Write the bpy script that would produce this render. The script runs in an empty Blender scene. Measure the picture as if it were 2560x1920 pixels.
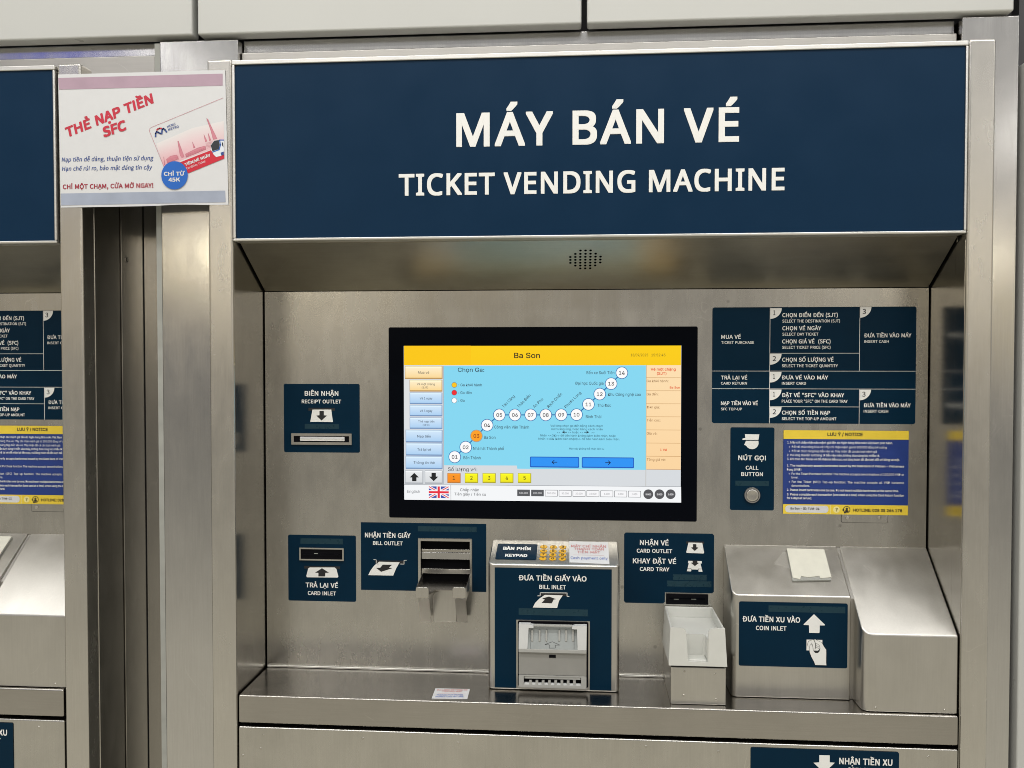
import bpy, bmesh, math, os, random
from mathutils import Vector, Matrix
from mathutils.geometry import tessellate_polygon

random.seed(7)
scene = bpy.context.scene
COL = scene.collection

# ------------------------------------------------------------------ camera
CAM = Vector((-0.0135, -1.4562, 1.4146))
YAW, PITCH, FPX = -0.0767, -0.0250, 2197.6
fw = Vector((math.sin(YAW) * math.cos(PITCH), math.cos(YAW) * math.cos(PITCH), math.sin(PITCH)))
rt = Vector((math.cos(YAW), -math.sin(YAW), 0))
up = rt.cross(fw)
cam_data = bpy.data.cameras.new('camera')
cam_data.sensor_width = 36
cam_data.lens = FPX / 2560 * 36
cam_data.clip_start = 0.01
cam_data.clip_end = 200
cam = bpy.data.objects.new('camera', cam_data)
COL.objects.link(cam)
m = Matrix((rt, up, -fw)).transposed().to_4x4()
m.translation = CAM
cam.matrix_world = m
scene.camera = cam

# ------------------------------------------------------------------ light
world = bpy.data.worlds.new('World')
scene.world = world
world.use_nodes = True


def build_world():
    nt = world.node_tree
    nt.nodes.clear()
    N, L = nt.nodes.new, nt.links.new
    out = N('ShaderNodeOutputWorld')
    bg = N('ShaderNodeBackground')
    L(bg.outputs[0], out.inputs[0])
    tc = N('ShaderNodeTexCoord')
    sep = N('ShaderNodeSeparateXYZ')
    L(tc.outputs['Generated'], sep.inputs[0])
    noise = N('ShaderNodeTexNoise')
    noise.inputs['Scale'].default_value = 4.0
    noise.inputs['Detail'].default_value = 3
    L(tc.outputs['Generated'], noise.inputs['Vector'])
    ma = N('ShaderNodeMath'); ma.operation = 'MULTIPLY_ADD'
    L(noise.outputs['Fac'], ma.inputs[0]); ma.inputs[1].default_value = 0.10; ma.inputs[2].default_value = -0.05
    ad = N('ShaderNodeMath'); ad.operation = 'ADD'
    L(sep.outputs['Z'], ad.inputs[0]); L(ma.outputs[0], ad.inputs[1])
    mr = N('ShaderNodeMapRange')
    mr.inputs['From Min'].default_value = -1; mr.inputs['From Max'].default_value = 1
    L(ad.outputs[0], mr.inputs['Value'])
    ramp = N('ShaderNodeValToRGB')
    stops = [(-1.0, (.44, .41, .31)), (-.45, (.63, .59, .48)), (-.30, (.58, .545, .45)), (-.20, (.43, .405, .345)),
             (-.12, (.32, .305, .268)), (-.04, (.27, .258, .236)), (.02, (.32, .305, .285)), (.065, (.50, .45, .38)),
             (.10, (1.0, .80, .40)), (.14, (.58, .54, .50)), (.20, (.41, .405, .395)), (.30, (.47, .47, .465)),
             (.45, (.56, .56, .55)), (1.0, (.80, .80, .785))]
    el = ramp.color_ramp.elements
    while len(el) > 1:
        el.remove(el[0])
    el[0].position = 0; el[0].color = (*stops[0][1], 1)
    for z, c in stops[1:]:
        e = el.new((z + 1) / 2); e.color = (*c, 1)
    L(mr.outputs[0], ramp.inputs['Fac'])
    last = ramp.outputs['Color']
    # a blue lit sign, a grey and a yellow patch; pale patch added for reflections
    for d, r0, r1, c in (((-.50, -.81, .305), .075, .03, (.20, .22, .85)), ((.16, -.98, -.03), .22, .10, (.30, .29, .28)),
                         ((.45, -.88, .06), .10, .04, (.80, .62, .22)), ((.52, -.84, .15), .26, .05, (.86, .82, .76))):
        vm = N('ShaderNodeVectorMath'); vm.operation = 'DISTANCE'
        v = Vector(d).normalized()
        vm.inputs[1].default_value = v
        L(tc.outputs['Generated'], vm.inputs[0])
        r = N('ShaderNodeMapRange')
        r.inputs['From Min'].default_value = r0; r.inputs['From Max'].default_value = r1
        L(vm.outputs['Value'], r.inputs['Value'])
        mx = N('ShaderNodeMix'); mx.data_type = 'RGBA'
        L(r.outputs[0], mx.inputs['Factor'])
        L(last, mx.inputs['A']); mx.inputs['B'].default_value = (*c, 1)
        last = mx.outputs['Result']
    L(last, bg.inputs['Color'])
    bg.inputs['Strength'].default_value = 1.0


build_world()


def lamp(name, loc, target, sx, sy, watts, color):
    ld = bpy.data.lights.new(name, 'AREA')
    ld.shape = 'RECTANGLE'; ld.size = sx; ld.size_y = sy
    ld.energy = watts; ld.color = color
    o = bpy.data.objects.new(name, ld)
    COL.objects.link(o)
    o.location = loc
    o.rotation_euler = (Vector(target) - Vector(loc)).to_track_quat('-Z', 'Y').to_euler()
    return o


WARM = (1.0, .975, .93)


def strip(x, ya, yb, z, w, watts, color=WARM):
    # a ceiling strip light running away from the machines
    ld = bpy.data.lights.new('ceiling_or_fill_lamp', 'AREA')
    ld.shape = 'RECTANGLE'; ld.size = w; ld.size_y = abs(yb - ya)
    ld.energy = watts; ld.color = color
    o = bpy.data.objects.new('ceiling_or_fill_lamp', ld)
    COL.objects.link(o); o.location = (x, (ya + yb) / 2, z)


strip(-2.42, -.05, -6.0, 3.2, .10, 11)
strip(3.4, -.3, -6.0, 3.2, .14, 20)
lamp('ceiling_or_fill_lamp', (-.1, -1.0, 3.2), (-.1, -.95, 0), 3.6, .16, 31, WARM)  # added fill strip, brightens the white panels and lettering
lamp('ceiling_or_fill_lamp', (-.1, -2.1, 3.2), (-.1, -2.0, 0), 3.6, .16, 31, WARM)  # second added fill strip, more diffuse light on the white surfaces
lamp('ceiling_or_fill_lamp', (-2.5, -.42, 3.2), (-2.5, -.42, 0), 1.1, .8, 4.6, WARM)
lamp('ceiling_or_fill_lamp', (1.25, -.45, 3.2), (1.25, -.45, 0), 1.3, .8, 3.0, WARM)  # fill light added to brighten the coin inlet lid
for x, y, z, w in ((-2.9, -6.5, 2.42, 1.8), (-3.1, -7.2, 2.62, 1.6), (-3.9, -8.3, 2.55, 2.0), (-3.0, -7.8, 2.25, 1.6), (3.4, -7.6, 2.42, 2.4), (3.6, -8.4, 2.62, 2.2)):
    lamp('ceiling_or_fill_lamp', (x, y, z), (x * .45, 0, 1.6), 1.6, .035, w, (1, .90, .70))

scene.view_settings.view_transform = 'Standard'
scene.view_settings.look = 'None'
scene.view_settings.exposure = 0.0
scene.view_settings.gamma = 1.0
scene.view_settings.use_curve_mapping = False
scene.render.engine = 'CYCLES'
scene.cycles.use_denoising = True
scene.cycles.denoising_prefilter = 'ACCURATE'
scene.cycles.filter_width = .95
scene.cycles.max_bounces = 8
scene.cycles.sample_clamp_indirect = 6

# ------------------------------------------------------------------ materials


def lin(r, g, b):
    f = lambda c: (c / 255 / 12.92) if c <= 10 else ((c / 255 + .055) / 1.055) ** 2.4
    return (f(r), f(g), f(b))


MAT = {}


def new_mat(name):
    mt = bpy.data.materials.new(name)
    mt.use_nodes = True
    MAT[name] = mt
    return mt, mt.node_tree, mt.node_tree.nodes['Principled BSDF']


def steel(name, base, rough, grain='Z', stain=.10, spots=True, bump=.06):
    mt, nt, bs = new_mat(name)
    N, L = nt.nodes.new, nt.links.new
    geo = N('ShaderNodeNewGeometry')

    def tex(scale, sc3, detail=4, rough_=.55):
        mp = N('ShaderNodeMapping'); mp.inputs['Scale'].default_value = sc3
        L(geo.outputs['Position'], mp.inputs['Vector'])
        n = N('ShaderNodeTexNoise'); n.inputs['Scale'].default_value = scale
        n.inputs['Detail'].default_value = detail; n.inputs['Roughness'].default_value = rough_
        L(mp.outputs[0], n.inputs['Vector'])
        return n
    g3 = (1, 1, .035) if grain == 'Z' else (.03, 1, 1)
    fine = tex(420, g3, 3)
    mid = tex(30, (1, 1, .4) if grain == 'Z' else (.4, 1, 1), 6, .66)
    mid.inputs['Distortion'].default_value = .3
    big = tex(6.5, (1, 1, .8), 5, .6)
    # base colour: metal tone with smudges and wipe marks
    r1 = N('ShaderNodeMapRange'); r1.inputs['From Min'].default_value = .35; r1.inputs['From Max'].default_value = .68
    r1.inputs['To Min'].default_value = 1 - stain; r1.inputs['To Max'].default_value = 1 + stain * .5
    L(big.outputs['Fac'], r1.inputs['Value'])
    r2 = N('ShaderNodeMapRange'); r2.inputs['From Min'].default_value = .3; r2.inputs['From Max'].default_value = .72
    r2.inputs['To Min'].default_value = 1 - stain * .75; r2.inputs['To Max'].default_value = 1 + stain * .4
    L(mid.outputs['Fac'], r2.inputs['Value'])
    r3 = N('ShaderNodeMapRange'); r3.inputs['From Min'].default_value = .3; r3.inputs['From Max'].default_value = .7
    r3.inputs['To Min'].default_value = .972; r3.inputs['To Max'].default_value = 1.022
    L(fine.outputs['Fac'], r3.inputs['Value'])
    m1 = N('ShaderNodeMath'); m1.operation = 'MULTIPLY'; L(r1.outputs[0], m1.inputs[0]); L(r2.outputs[0], m1.inputs[1])
    m2 = N('ShaderNodeMath'); m2.operation = 'MULTIPLY'; L(m1.outputs[0], m2.inputs[0]); L(r3.outputs[0], m2.inputs[1])
    val = m2.outputs[0]
    if spots:
        vo = N('ShaderNodeTexVoronoi'); vo.inputs['Scale'].default_value = 13
        L(geo.outputs['Position'], vo.inputs['Vector'])
        rs = N('ShaderNodeMapRange'); rs.inputs['From Min'].default_value = .030; rs.inputs['From Max'].default_value = .055
        rs.inputs['To Min'].default_value = .72; rs.inputs['To Max'].default_value = 1
        L(vo.outputs['Distance'], rs.inputs['Value'])
        m3 = N('ShaderNodeMath'); m3.operation = 'MULTIPLY'; L(val, m3.inputs[0]); L(rs.outputs[0], m3.inputs[1])
        val = m3.outputs[0]
    # fine curved scratches
    sc = tex(5.5, (1, 1, 1), 2, .5); sc.inputs['Distortion'].default_value = 1.5
    d_ = N('ShaderNodeMath'); d_.operation = 'SUBTRACT'; L(sc.outputs['Fac'], d_.inputs[0]); d_.inputs[1].default_value = .56
    ab = N('ShaderNodeMath'); ab.operation = 'ABSOLUTE'; L(d_.outputs[0], ab.inputs[0])
    gate = tex(9, (1, 1, 1), 2, .5)
    rg = N('ShaderNodeMapRange'); rg.inputs['From Min'].default_value = .58; rg.inputs['From Max'].default_value = .66
    rg.inputs['To Min'].default_value = 0; rg.inputs['To Max'].default_value = .16
    L(gate.outputs['Fac'], rg.inputs['Value'])
    rl = N('ShaderNodeMapRange'); rl.inputs['From Min'].default_value = .0; rl.inputs['From Max'].default_value = .004
    rl.inputs['To Min'].default_value = 1; rl.inputs['To Max'].default_value = 0
    L(ab.outputs[0], rl.inputs['Value'])
    mm = N('ShaderNodeMath'); mm.operation = 'MULTIPLY'; L(rg.outputs[0], mm.inputs[0]); L(rl.outputs[0], mm.inputs[1])
    m4 = N('ShaderNodeMath'); m4.operation = 'ADD'; L(val, m4.inputs[0]); L(mm.outputs[0], m4.inputs[1])
    val = m4.outputs[0]
    vs = N('ShaderNodeVectorMath'); vs.operation = 'SCALE'
    vs.inputs[0].default_value = base
    L(val, vs.inputs['Scale'])
    L(vs.outputs[0], bs.inputs['Base Color'])
    bs.inputs['Metallic'].default_value = 1
    rr = N('ShaderNodeMapRange'); rr.inputs['From Min'].default_value = .3; rr.inputs['From Max'].default_value = .7
    rr.inputs['To Min'].default_value = rough - .02; rr.inputs['To Max'].default_value = rough + .05
    L(mid.outputs['Fac'], rr.inputs['Value'])
    L(rr.outputs[0], bs.inputs['Roughness'])
    if bump:
        bp = N('ShaderNodeBump'); bp.inputs['Strength'].default_value = bump; bp.inputs['Distance'].default_value = .0006
        L(fine.outputs['Fac'], bp.inputs['Height'])
        L(bp.outputs[0], bs.inputs['Normal'])
    return mt


def plain(name, col, rough=.5, var=.06, scale=30, spec=.5, metallic=0, bump=0, emit=None):
    mt, nt, bs = new_mat(name)
    N, L = nt.nodes.new, nt.links.new
    geo = N('ShaderNodeNewGeometry')
    n = N('ShaderNodeTexNoise'); n.inputs['Scale'].default_value = scale; n.inputs['Detail'].default_value = 5
    L(geo.outputs['Position'], n.inputs['Vector'])
    r = N('ShaderNodeMapRange'); r.inputs['From Min'].default_value = .3; r.inputs['From Max'].default_value = .7
    r.inputs['To Min'].default_value = 1 - var; r.inputs['To Max'].default_value = 1 + var
    L(n.outputs['Fac'], r.inputs['Value'])
    vs = N('ShaderNodeVectorMath'); vs.operation = 'SCALE'; vs.inputs[0].default_value = col
    L(r.outputs[0], vs.inputs['Scale']); L(vs.outputs[0], bs.inputs['Base Color'])
    r2 = N('ShaderNodeMapRange'); r2.inputs['From Min'].default_value = .3; r2.inputs['From Max'].default_value = .7
    r2.inputs['To Min'].default_value = max(.03, rough - .05); r2.inputs['To Max'].default_value = min(1, rough + .06)
    L(n.outputs['Fac'], r2.inputs['Value']); L(r2.outputs[0], bs.inputs['Roughness'])
    bs.inputs['Specular IOR Level'].default_value = spec
    bs.inputs['Metallic'].default_value = metallic
    if bump:
        bp = N('ShaderNodeBump'); bp.inputs['Strength'].default_value = bump; bp.inputs['Distance'].default_value = .001
        L(n.outputs['Fac'], bp.inputs['Height']); L(bp.outputs[0], bs.inputs['Normal'])
    if emit:
        bs.inputs['Emission Color'].default_value = (*col, 1); bs.inputs['Emission Strength'].default_value = emit
    return mt


steel('steel_panel', (.555, .538, .50), .25, stain=.10, spots=True, bump=0)
steel('steel_post', (.60, .58, .54), .24, stain=.05, spots=False, bump=0)
steel('steel_bright', (.56, .55, .535), .15, stain=.04, spots=False, bump=0)
steel('steel_shelf', (.42, .40, .37), .20, grain='X', stain=.06, spots=False, bump=0)
steel('steel_wall', (.50, .48, .44), .20, stain=.06, spots=False, bump=0)
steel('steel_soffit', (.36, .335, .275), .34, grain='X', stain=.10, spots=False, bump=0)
steel('steel_box', (.59, .572, .535), .30, stain=.07, spots=False, bump=0)
steel('steel_rail', (.46, .445, .42), .35, grain='X', stain=.05, spots=False, bump=0)
steel('steel_side', (.55, .525, .48), .22, stain=.10, spots=False, bump=0)
steel('aluminium_bead', (.74, .73, .70), .36, grain='X', stain=.02, spots=False, bump=0)
plain('blue_sign', lin(6, 41, 68), .36, .04, 12, .15)
plain('blue_label', lin(0, 36, 57), .36, .04, 25, .11)
plain('white_print', (.84, .84, .82), .5, .02)
plain('black_print', (.012, .012, .014), .5, .05)
plain('black_glass', (.0015, .0022, .0045), .06, .05, 8, .07)
plain('black_plastic', (.004, .004, .006), .3, .15, 40, .08)
plain('gap_black', (.004, .004, .005), .8, .1, spec=.05)
plain('strip_grey', lin(26, 56, 68), .3, .06, 160, .25)
plain('white_enamel', (.535, .54, .52), .32, .012, 5, .5)
plain('dark_frame', (.035, .035, .040), .5, .1)
plain('dark_wall', (.05, .05, .055), .6, .15, 20)
plain('seal_grey', (.34, .345, .32), .6, .08, 40)
plain('paper_white', (.68, .685, .70), .6, .015, 60)
plain('paper_cream', (.70, .69, .60), .75, .04, 60, bump=.15)
plain('poster_pink', lin(178, 152, 168), .6, .07, 25)
plain('poster_grey', lin(160, 168, 186), .6, .08, 25)
plain('print_red', lin(196, 44, 66), .55, .05)
plain('print_darkred', lin(158, 34, 54), .55, .05)
plain('print_navy', lin(46, 74, 142), .55, .05)
plain('print_blue', lin(24, 98, 190), .55, .04)
plain('print_band', lin(200, 32, 54), .55, .05)
plain('print_pink', lin(232, 200, 206), .55, .04)
plain('print_rose', lin(206, 132, 146), .55, .06)
plain('print_line', lin(186, 96, 112), .55, .05)
plain('train_white', lin(222, 228, 236), .5, .04)
plain('train_dark', lin(42, 46, 54), .4, .1)
plain('notice_yellow', lin(236, 206, 62), .5, .04, 60)
plain('notice_blue', lin(22, 54, 130), .5, .05, 30)
plain('notice_pale', lin(240, 226, 150), .5, .03)
plain('key_yellow', lin(226, 172, 30), .35, .06, 80)
plain('plastic_white', (.64, .645, .61), .38, .03, 40, .5)
plain('validator_white', (.66, .67, .67), .4, .03)
plain('validator_grey', (.29, .285, .265), .5, .05)
plain('validator_pale', (.34, .365, .365), .35, .06)
plain('validator_light', (.40, .40, .38), .45, .04)
plain('receipt_paper', (.70, .69, .66), .7, .05, 90)
plain('text_faded_red', lin(196, 120, 118), .6, .08)
plain('text_faded_blue', lin(108, 128, 190), .6, .08)
plain('text_brown', (.012, .010, .006), .5, .05)

mt, nt, bs = new_mat('screen_light')
at_ = nt.nodes.new('ShaderNodeVertexColor'); at_.layer_name = 'Col'
nt.links.new(at_.outputs['Color'], bs.inputs['Emission Color'])
bs.inputs['Base Color'].default_value = (.004, .004, .005, 1)
bs.inputs['Roughness'].default_value = .08
bs.inputs['Emission Strength'].default_value = 1.0

mt, nt, bs = new_mat('print_tint')
at_ = nt.nodes.new('ShaderNodeVertexColor'); at_.layer_name = 'Col'
nt.links.new(at_.outputs['Color'], bs.inputs['Base Color'])
bs.inputs['Roughness'].default_value = .55

mt, nt, bs = new_mat('clear_tape')
bs.inputs['Base Color'].default_value = (.9, .88, .82, 1)
bs.inputs['Roughness'].default_value = .18
bs.inputs['Alpha'].default_value = .09
n_ = nt.nodes.new('ShaderNodeTexNoise'); n_.inputs['Scale'].default_value = 90
b_ = nt.nodes.new('ShaderNodeBump'); b_.inputs['Strength'].default_value = .6; b_.inputs['Distance'].default_value = .002
nt.links.new(n_.outputs['Fac'], b_.inputs['Height']); nt.links.new(b_.outputs[0], bs.inputs['Normal'])

# ------------------------------------------------------------------ measuring: photo points laid on known planes of the machine
VIEW = {'P': (0, 0, 1), 'A': (0, 0, 2560 / 2212), 'Z1': (0, 0, 700 / 2074), 'Z2': (0, 480, 700 / 1659), 'Z3': (0, 1180, 700 / 1569),
        'Z4': (1900, 0, 660 / 1564), 'Z5': (1700, 740, 760 / 2101), 'Z6': (1500, 1280, 960 / 2212),
        'S1': (960, 800, 800 / 2212), 'S2': (640, 920, 620 / 1607), 'S3': (1180, 1300, 720 / 2212),
        'B1': (1020, 1320, 220 / 1460), 'B2': (1280, 1520, 220 / 1659), 'B3': (1640, 1470, 200 / 1508),
        'B4': (1930, 1500, 200 / 1746), 'B5': (360, 230, 220 / 1460), 'B6': (1400, 600, 140 / 2212), 'B7': (560, 1580, 740 / 2212)}


def ray(v, x, y):
    o = VIEW[v]
    a, b = o[0] + x * o[2], o[1] + y * o[2]
    return fw + rt * ((a - 1280) / FPX) - up * ((b - 960) / FPX)


class Plane:
    def __init__(s, O, U, V):
        s.O, s.U, s.V = Vector(O), Vector(U).normalized(), Vector(V).normalized()
        s.N = s.U.cross(s.V)          # towards the viewer

    def uv(s, v, x, y):
        d = ray(v, x, y)
        t = (s.O - CAM).dot(s.N) / d.dot(s.N)
        p = CAM + d * t - s.O
        return (p.dot(s.U), p.dot(s.V))

    def p3(s, q, n=0.0):
        return s.O + s.U * q[0] + s.V * q[1] + s.N * n

    def rect(s, v, x0, y0, x1, y1):
        a = s.uv(v, x0, y0); b = s.uv(v, x1, y0); c = s.uv(v, x0, y1); d = s.uv(v, x1, y1)
        return ((a[0] + c[0]) / 2, (c[1] + d[1]) / 2, (b[0] + d[0]) / 2, (a[1] + b[1]) / 2)   # u0 v0 u1 v1

    def pts(s, v, *p):
        return [s.uv(v, *q) for q in p]


def YP(y):
    return Plane((0, y, 0), (1, 0, 0), (0, 0, 1))


D = .1428                       # depth of the recessed fascia
ZS = .8426                      # shelf top
F0, FD = YP(0), YP(D)


def rrect(u0, v0, u1, v1, r=0.0, seg=5):
    if r <= 0:
        return [(u0, v0), (u1, v0), (u1, v1), (u0, v1)]
    out = []
    for cx, cy, a in ((u1 - r, v0 + r, -90), (u1 - r, v1 - r, 0), (u0 + r, v1 - r, 90), (u0 + r, v0 + r, 180)):
        for k in range(seg + 1):
            t = math.radians(a + 90 * k / seg)
            out.append((cx + r * math.cos(t), cy + r * math.sin(t)))
    return out


def ell(cu, cv, ru, rv=None, n=28):
    rv = rv or ru
    return [(cu + ru * math.cos(2 * math.pi * k / n), cv + rv * math.sin(2 * math.pi * k / n)) for k in range(n)]


# ------------------------------------------------------------------ lettering
FDIR = os.path.join(bpy.utils.resource_path('LOCAL'), 'datafiles', 'fonts')


def get_font(fn):
    try:
        return bpy.data.fonts.load(os.path.join(FDIR, fn))
    except Exception:
        return None


FONTS = {'sans': get_font('Noto Sans CJK Regular.woff2') or get_font('Inter.woff2'), 'screen': get_font('Inter.woff2'), 'noto': get_font('NotoSansHebrew-Regular.woff2')}
_tc = {}


def glyphs(s, font, bold, res, track=1.0):
    key = (s, font, res, track)
    if key in _tc:
        return _tc[key]
    c = bpy.data.curves.new('lettering', 'FONT')
    if FONTS[font]:
        c.font = FONTS[font]
    c.resolution_u = res
    c.space_character = track
    c.space_word = 1.35 if font == 'sans' else 1.0

    def mesh_of(body):
        c.body = body
        o = bpy.data.objects.new('lettering', c)
        COL.objects.link(o)
        bpy.context.view_layer.update()
        me = o.evaluated_get(bpy.context.evaluated_depsgraph_get()).to_mesh()
        vs = [(v.co.x, v.co.y) for v in me.vertices]
        fs = [tuple(p.vertices) for p in me.polygons]
        bpy.data.objects.remove(o)
        return vs, fs
    cap = max(v[1] for v in mesh_of('H')[0])
    vs, fs = mesh_of(s)
    bpy.data.curves.remove(c)
    x0 = min(v[0] for v in vs); x1 = max(v[0] for v in vs)
    _tc[key] = ([((v[0] - x0), v[1]) for v in vs], fs, x1 - x0, cap)
    return _tc[key]


# ------------------------------------------------------------------ mesh builder
class MB:
    def __init__(s):
        s.v, s.f, s.m, s.c = [], [], [], []

    def face(s, ps, mat, col=None):
        b = len(s.v)
        s.v += [tuple(p) for p in ps]
        s.f.append(tuple(range(b, b + len(ps)))); s.m.append(mat); s.c.append(col)

    def mesh(s, vs, fs, mat, col=None):
        b = len(s.v)
        s.v += [tuple(p) for p in vs]
        for f in fs:
            s.f.append(tuple(b + i for i in f)); s.m.append(mat); s.c.append(col)

    def box(s, x0, x1, y0, y1, z0, z1, mat):
        s.mesh([(x0, y0, z0), (x1, y0, z0), (x1, y1, z0), (x0, y1, z0), (x0, y0, z1), (x1, y0, z1), (x1, y1, z1), (x0, y1, z1)],
               [(0, 3, 2, 1), (4, 5, 6, 7), (0, 1, 5, 4), (1, 2, 6, 5), (2, 3, 7, 6), (3, 0, 4, 7)], mat)

    def poly(s, pl, pts, n, mat, col=None, holes=()):
        loops = [[Vector((p[0], p[1], 0)) for p in pts]] + [[Vector((p[0], p[1], 0)) for p in h] for h in holes]
        flat = [p for l in loops for p in l]
        tris = tessellate_polygon(loops)
        out = []
        for t in tris:
            a, b, c = (flat[i] for i in t)
            out.append(t if (b - a).cross(c - a).z > 0 else (t[0], t[2], t[1]))
        s.mesh([pl.p3(p, n) for p in flat], out, mat, col)

    def plate(s, pl, pts, n0, n1, mat, holes=(), col=None, side=None):
        """front face at n1, sides down to n0"""
        area = sum(pts[i][0] * pts[(i + 1) % len(pts)][1] - pts[(i + 1) % len(pts)][0] * pts[i][1] for i in range(len(pts)))
        if area < 0:
            pts = pts[::-1]
        if not holes and len(pts) <= 40 and s.convex(pts):
            b = [pl.p3(p, n0) for p in pts]; t = [pl.p3(p, n1) for p in pts]; k = len(pts)
            fs = [tuple(range(k, 2 * k)), tuple(range(k - 1, -1, -1))] + [(i, (i + 1) % k, k + (i + 1) % k, k + i) for i in range(k)]
            s.mesh(b + t, fs, mat, col)
            return
        s.poly(pl, pts, n1, mat, col, holes)
        for loop, sg in [(pts, 1)] + [(h, -1) for h in holes]:
            k = len(loop)
            for i in range(k):
                a, b = loop[i], loop[(i + 1) % k]
                q = [pl.p3(a, n0), pl.p3(b, n0), pl.p3(b, n1), pl.p3(a, n1)]
                s.face(q if sg > 0 else q[::-1], side or mat, col)

    @staticmethod
    def convex(p):
        k = len(p)
        for i in range(k):
            a, b, c = p[i], p[(i + 1) % k], p[(i + 2) % k]
            if (b[0] - a[0]) * (c[1] - b[1]) - (b[1] - a[1]) * (c[0] - b[0]) < -1e-12:
                return False
        return True

    def line(s, pl, pts, w, n, mat, col=None, closed=False):
        k = len(pts)
        for i in range(k if closed else k - 1):
            a, b = Vector(pts[i]), Vector(pts[(i + 1) % k])
            d = (b - a)
            if d.length < 1e-9:
                continue
            d.normalize(); q = Vector((-d.y, d.x)) * w / 2; e = d * w * .3
            s.face([pl.p3(p, n) for p in (a - q - e, b - q + e, b + q + e, a + q - e)], mat, col)

    def text(s, pl, body, v, x0, x1, y0, mat, y1=None, cap=None, n=.0004, font='sans', bold=.035, col=None, slant=0, res=3, track=1.0):
        """lettering whose ink runs from photo point (x0,y0) to (x1,y1) along the baseline; cap = capital height in the same units"""
        y1 = y0 if y1 is None else y1
        a = Vector(pl.uv(v, x0, y0)); b = Vector(pl.uv(v, x1, y1))
        d = b - a
        if abs(math.atan2(d.y, d.x)) < math.radians(3):
            mid = (a.y + b.y) / 2; a.y = mid; b.y = mid; d = b - a
        L = d.length; d.normalize(); q = Vector((-d.y, d.x))
        vs, fs, w, ch = glyphs(body, font, bold, res, track)
        sx = L / w
        sy = sx
        if cap:
            c2 = Vector(pl.uv(v, x0, y0 - cap)); sy = (c2 - Vector(pl.uv(v, x0, y0))).length / ch
        k = bold * ch * sy                      # heavier strokes: the outline laid four times, nudged towards its corners
        sx = (L - 2 * k) / w
        for i, (ox, oy) in enumerate(([(k * u_, k * w_) for u_, w_ in ((-1, -1), (-.5, -1), (0, -1), (.5, -1), (1, -1), (1, -.5), (1, 0), (1, .5), (1, 1), (.5, 1), (0, 1), (-.5, 1), (-1, 1), (-1, .5), (-1, 0), (-1, -.5))] if res > 6 else ((-k, -k), (k, -k), (k, k), (-k, k))) if k > 0 else ((0, 0),)):
            P = []
            for x, y in vs:
                r = a + d * ((x + slant * y) * sx + k + ox) + q * (y * sy * (1 - 2 * bold) + k + oy)
                P.append(pl.p3(r, n + i * 1.5e-5))
            s.mesh(P, fs, mat, col)

    def build(s, name, parent=None, bevel=0, seg=3, smooth=False, origin=None, weld=False):
        me = bpy.data.meshes.new(name)
        o0 = Vector(origin) if origin else Vector((0, 0, 0))
        me.from_pydata([tuple(Vector(p) - o0) for p in s.v], [], s.f)
        names = []
        for x in s.m:
            if x not in names:
                names.append(x)
        for x in names:
            me.materials.append(MAT[x])
        me.polygons.foreach_set('material_index', [names.index(x) for x in s.m])
        if any(c is not None for c in s.c):
            ca = me.color_attributes.new('Col', 'FLOAT_COLOR', 'CORNER')
            for p, c in zip(me.polygons, s.c):
                for j, li in enumerate(p.loop_indices):
                    cc = c or (1, 1, 1)
                    if isinstance(cc[0], tuple):
                        cc = cc[j % len(cc)]
                    ca.data[li].color = (*cc, 1)
        me.validate(); me.update()
        if weld:
            bm = bmesh.new(); bm.from_mesh(me)
            bmesh.ops.remove_doubles(bm, verts=bm.verts, dist=1e-5)
            bmesh.ops.recalc_face_normals(bm, faces=bm.faces)
            bm.to_mesh(me); bm.free()
        if smooth:
            me.shade_smooth(); me.set_sharp_from_angle(angle=math.radians(40))
        o = bpy.data.objects.new(name, me)
        COL.objects.link(o)
        if parent:
            o.parent = parent
        o.location = o0
        if bevel:
            md = o.modifiers.new('edge', 'BEVEL')
            md.width = bevel; md.segments = seg; md.limit_method = 'ANGLE'; md.angle_limit = math.radians(28); md.harden_normals = True
            me.shade_smooth()
        return o


def tag(o, label=None, cat=None, group=None, kind=None):
    if label: o['label'] = label
    if cat: o['category'] = cat
    if group: o['group'] = group
    if kind: o['kind'] = kind
    return o


def empty(name, loc):
    o = bpy.data.objects.new(name, None)
    COL.objects.link(o); o.location = loc; o.empty_display_size = .1
    return o


# ================================================================== the wall round the machines
PANEL_Z0 = 1.9792
PY = .03
PG = YP(PY)
PXS = [(-2.8, -.6823), (-.6727, -.0115), (-.0023, .6828)]
plab = ['white enamel wall panel above the cut off machine at far left', 'white enamel wall panel above the left half of the blue sign',
        'white enamel wall panel above the right half of the blue sign']
for (a, b), lb in zip(PXS, plab):
    mb = MB(); mb.box(a, b, PY, PY + .03, PANEL_Z0, 2.62, 'white_enamel')
    o = mb.build('wall_panel', bevel=.004, seg=3, origin=((a + b) / 2, PY, PANEL_Z0))
    tag(o, lb, 'wall panel', 'white wall panels over the machines')
mb = MB()
mb.box(-2.8, 2.6, .215, .24, 0, 2.62, 'dark_wall')
mb.box(.7115, 2.6, .075, .2145, 0, 2.62, 'dark_wall')
mb.box(-.757, .711, .10, .2145, 1.985, 2.62, 'dark_wall')
tag(mb.build('back_wall'), 'dark wall showing in the gaps round panels and machines', 'wall', kind='structure')

wx = PG.uv('P', 2549, 1400)[0]
mb = MB(); mb.box(wx, 2.6, PY, PY + .03, 0, 1.90, 'white_enamel')
tag(mb.build('wall_panel', bevel=.003, seg=3, origin=(wx, PY, 0)), 'white wall panel seen as a sliver at the lower right edge', 'wall panel')

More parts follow.
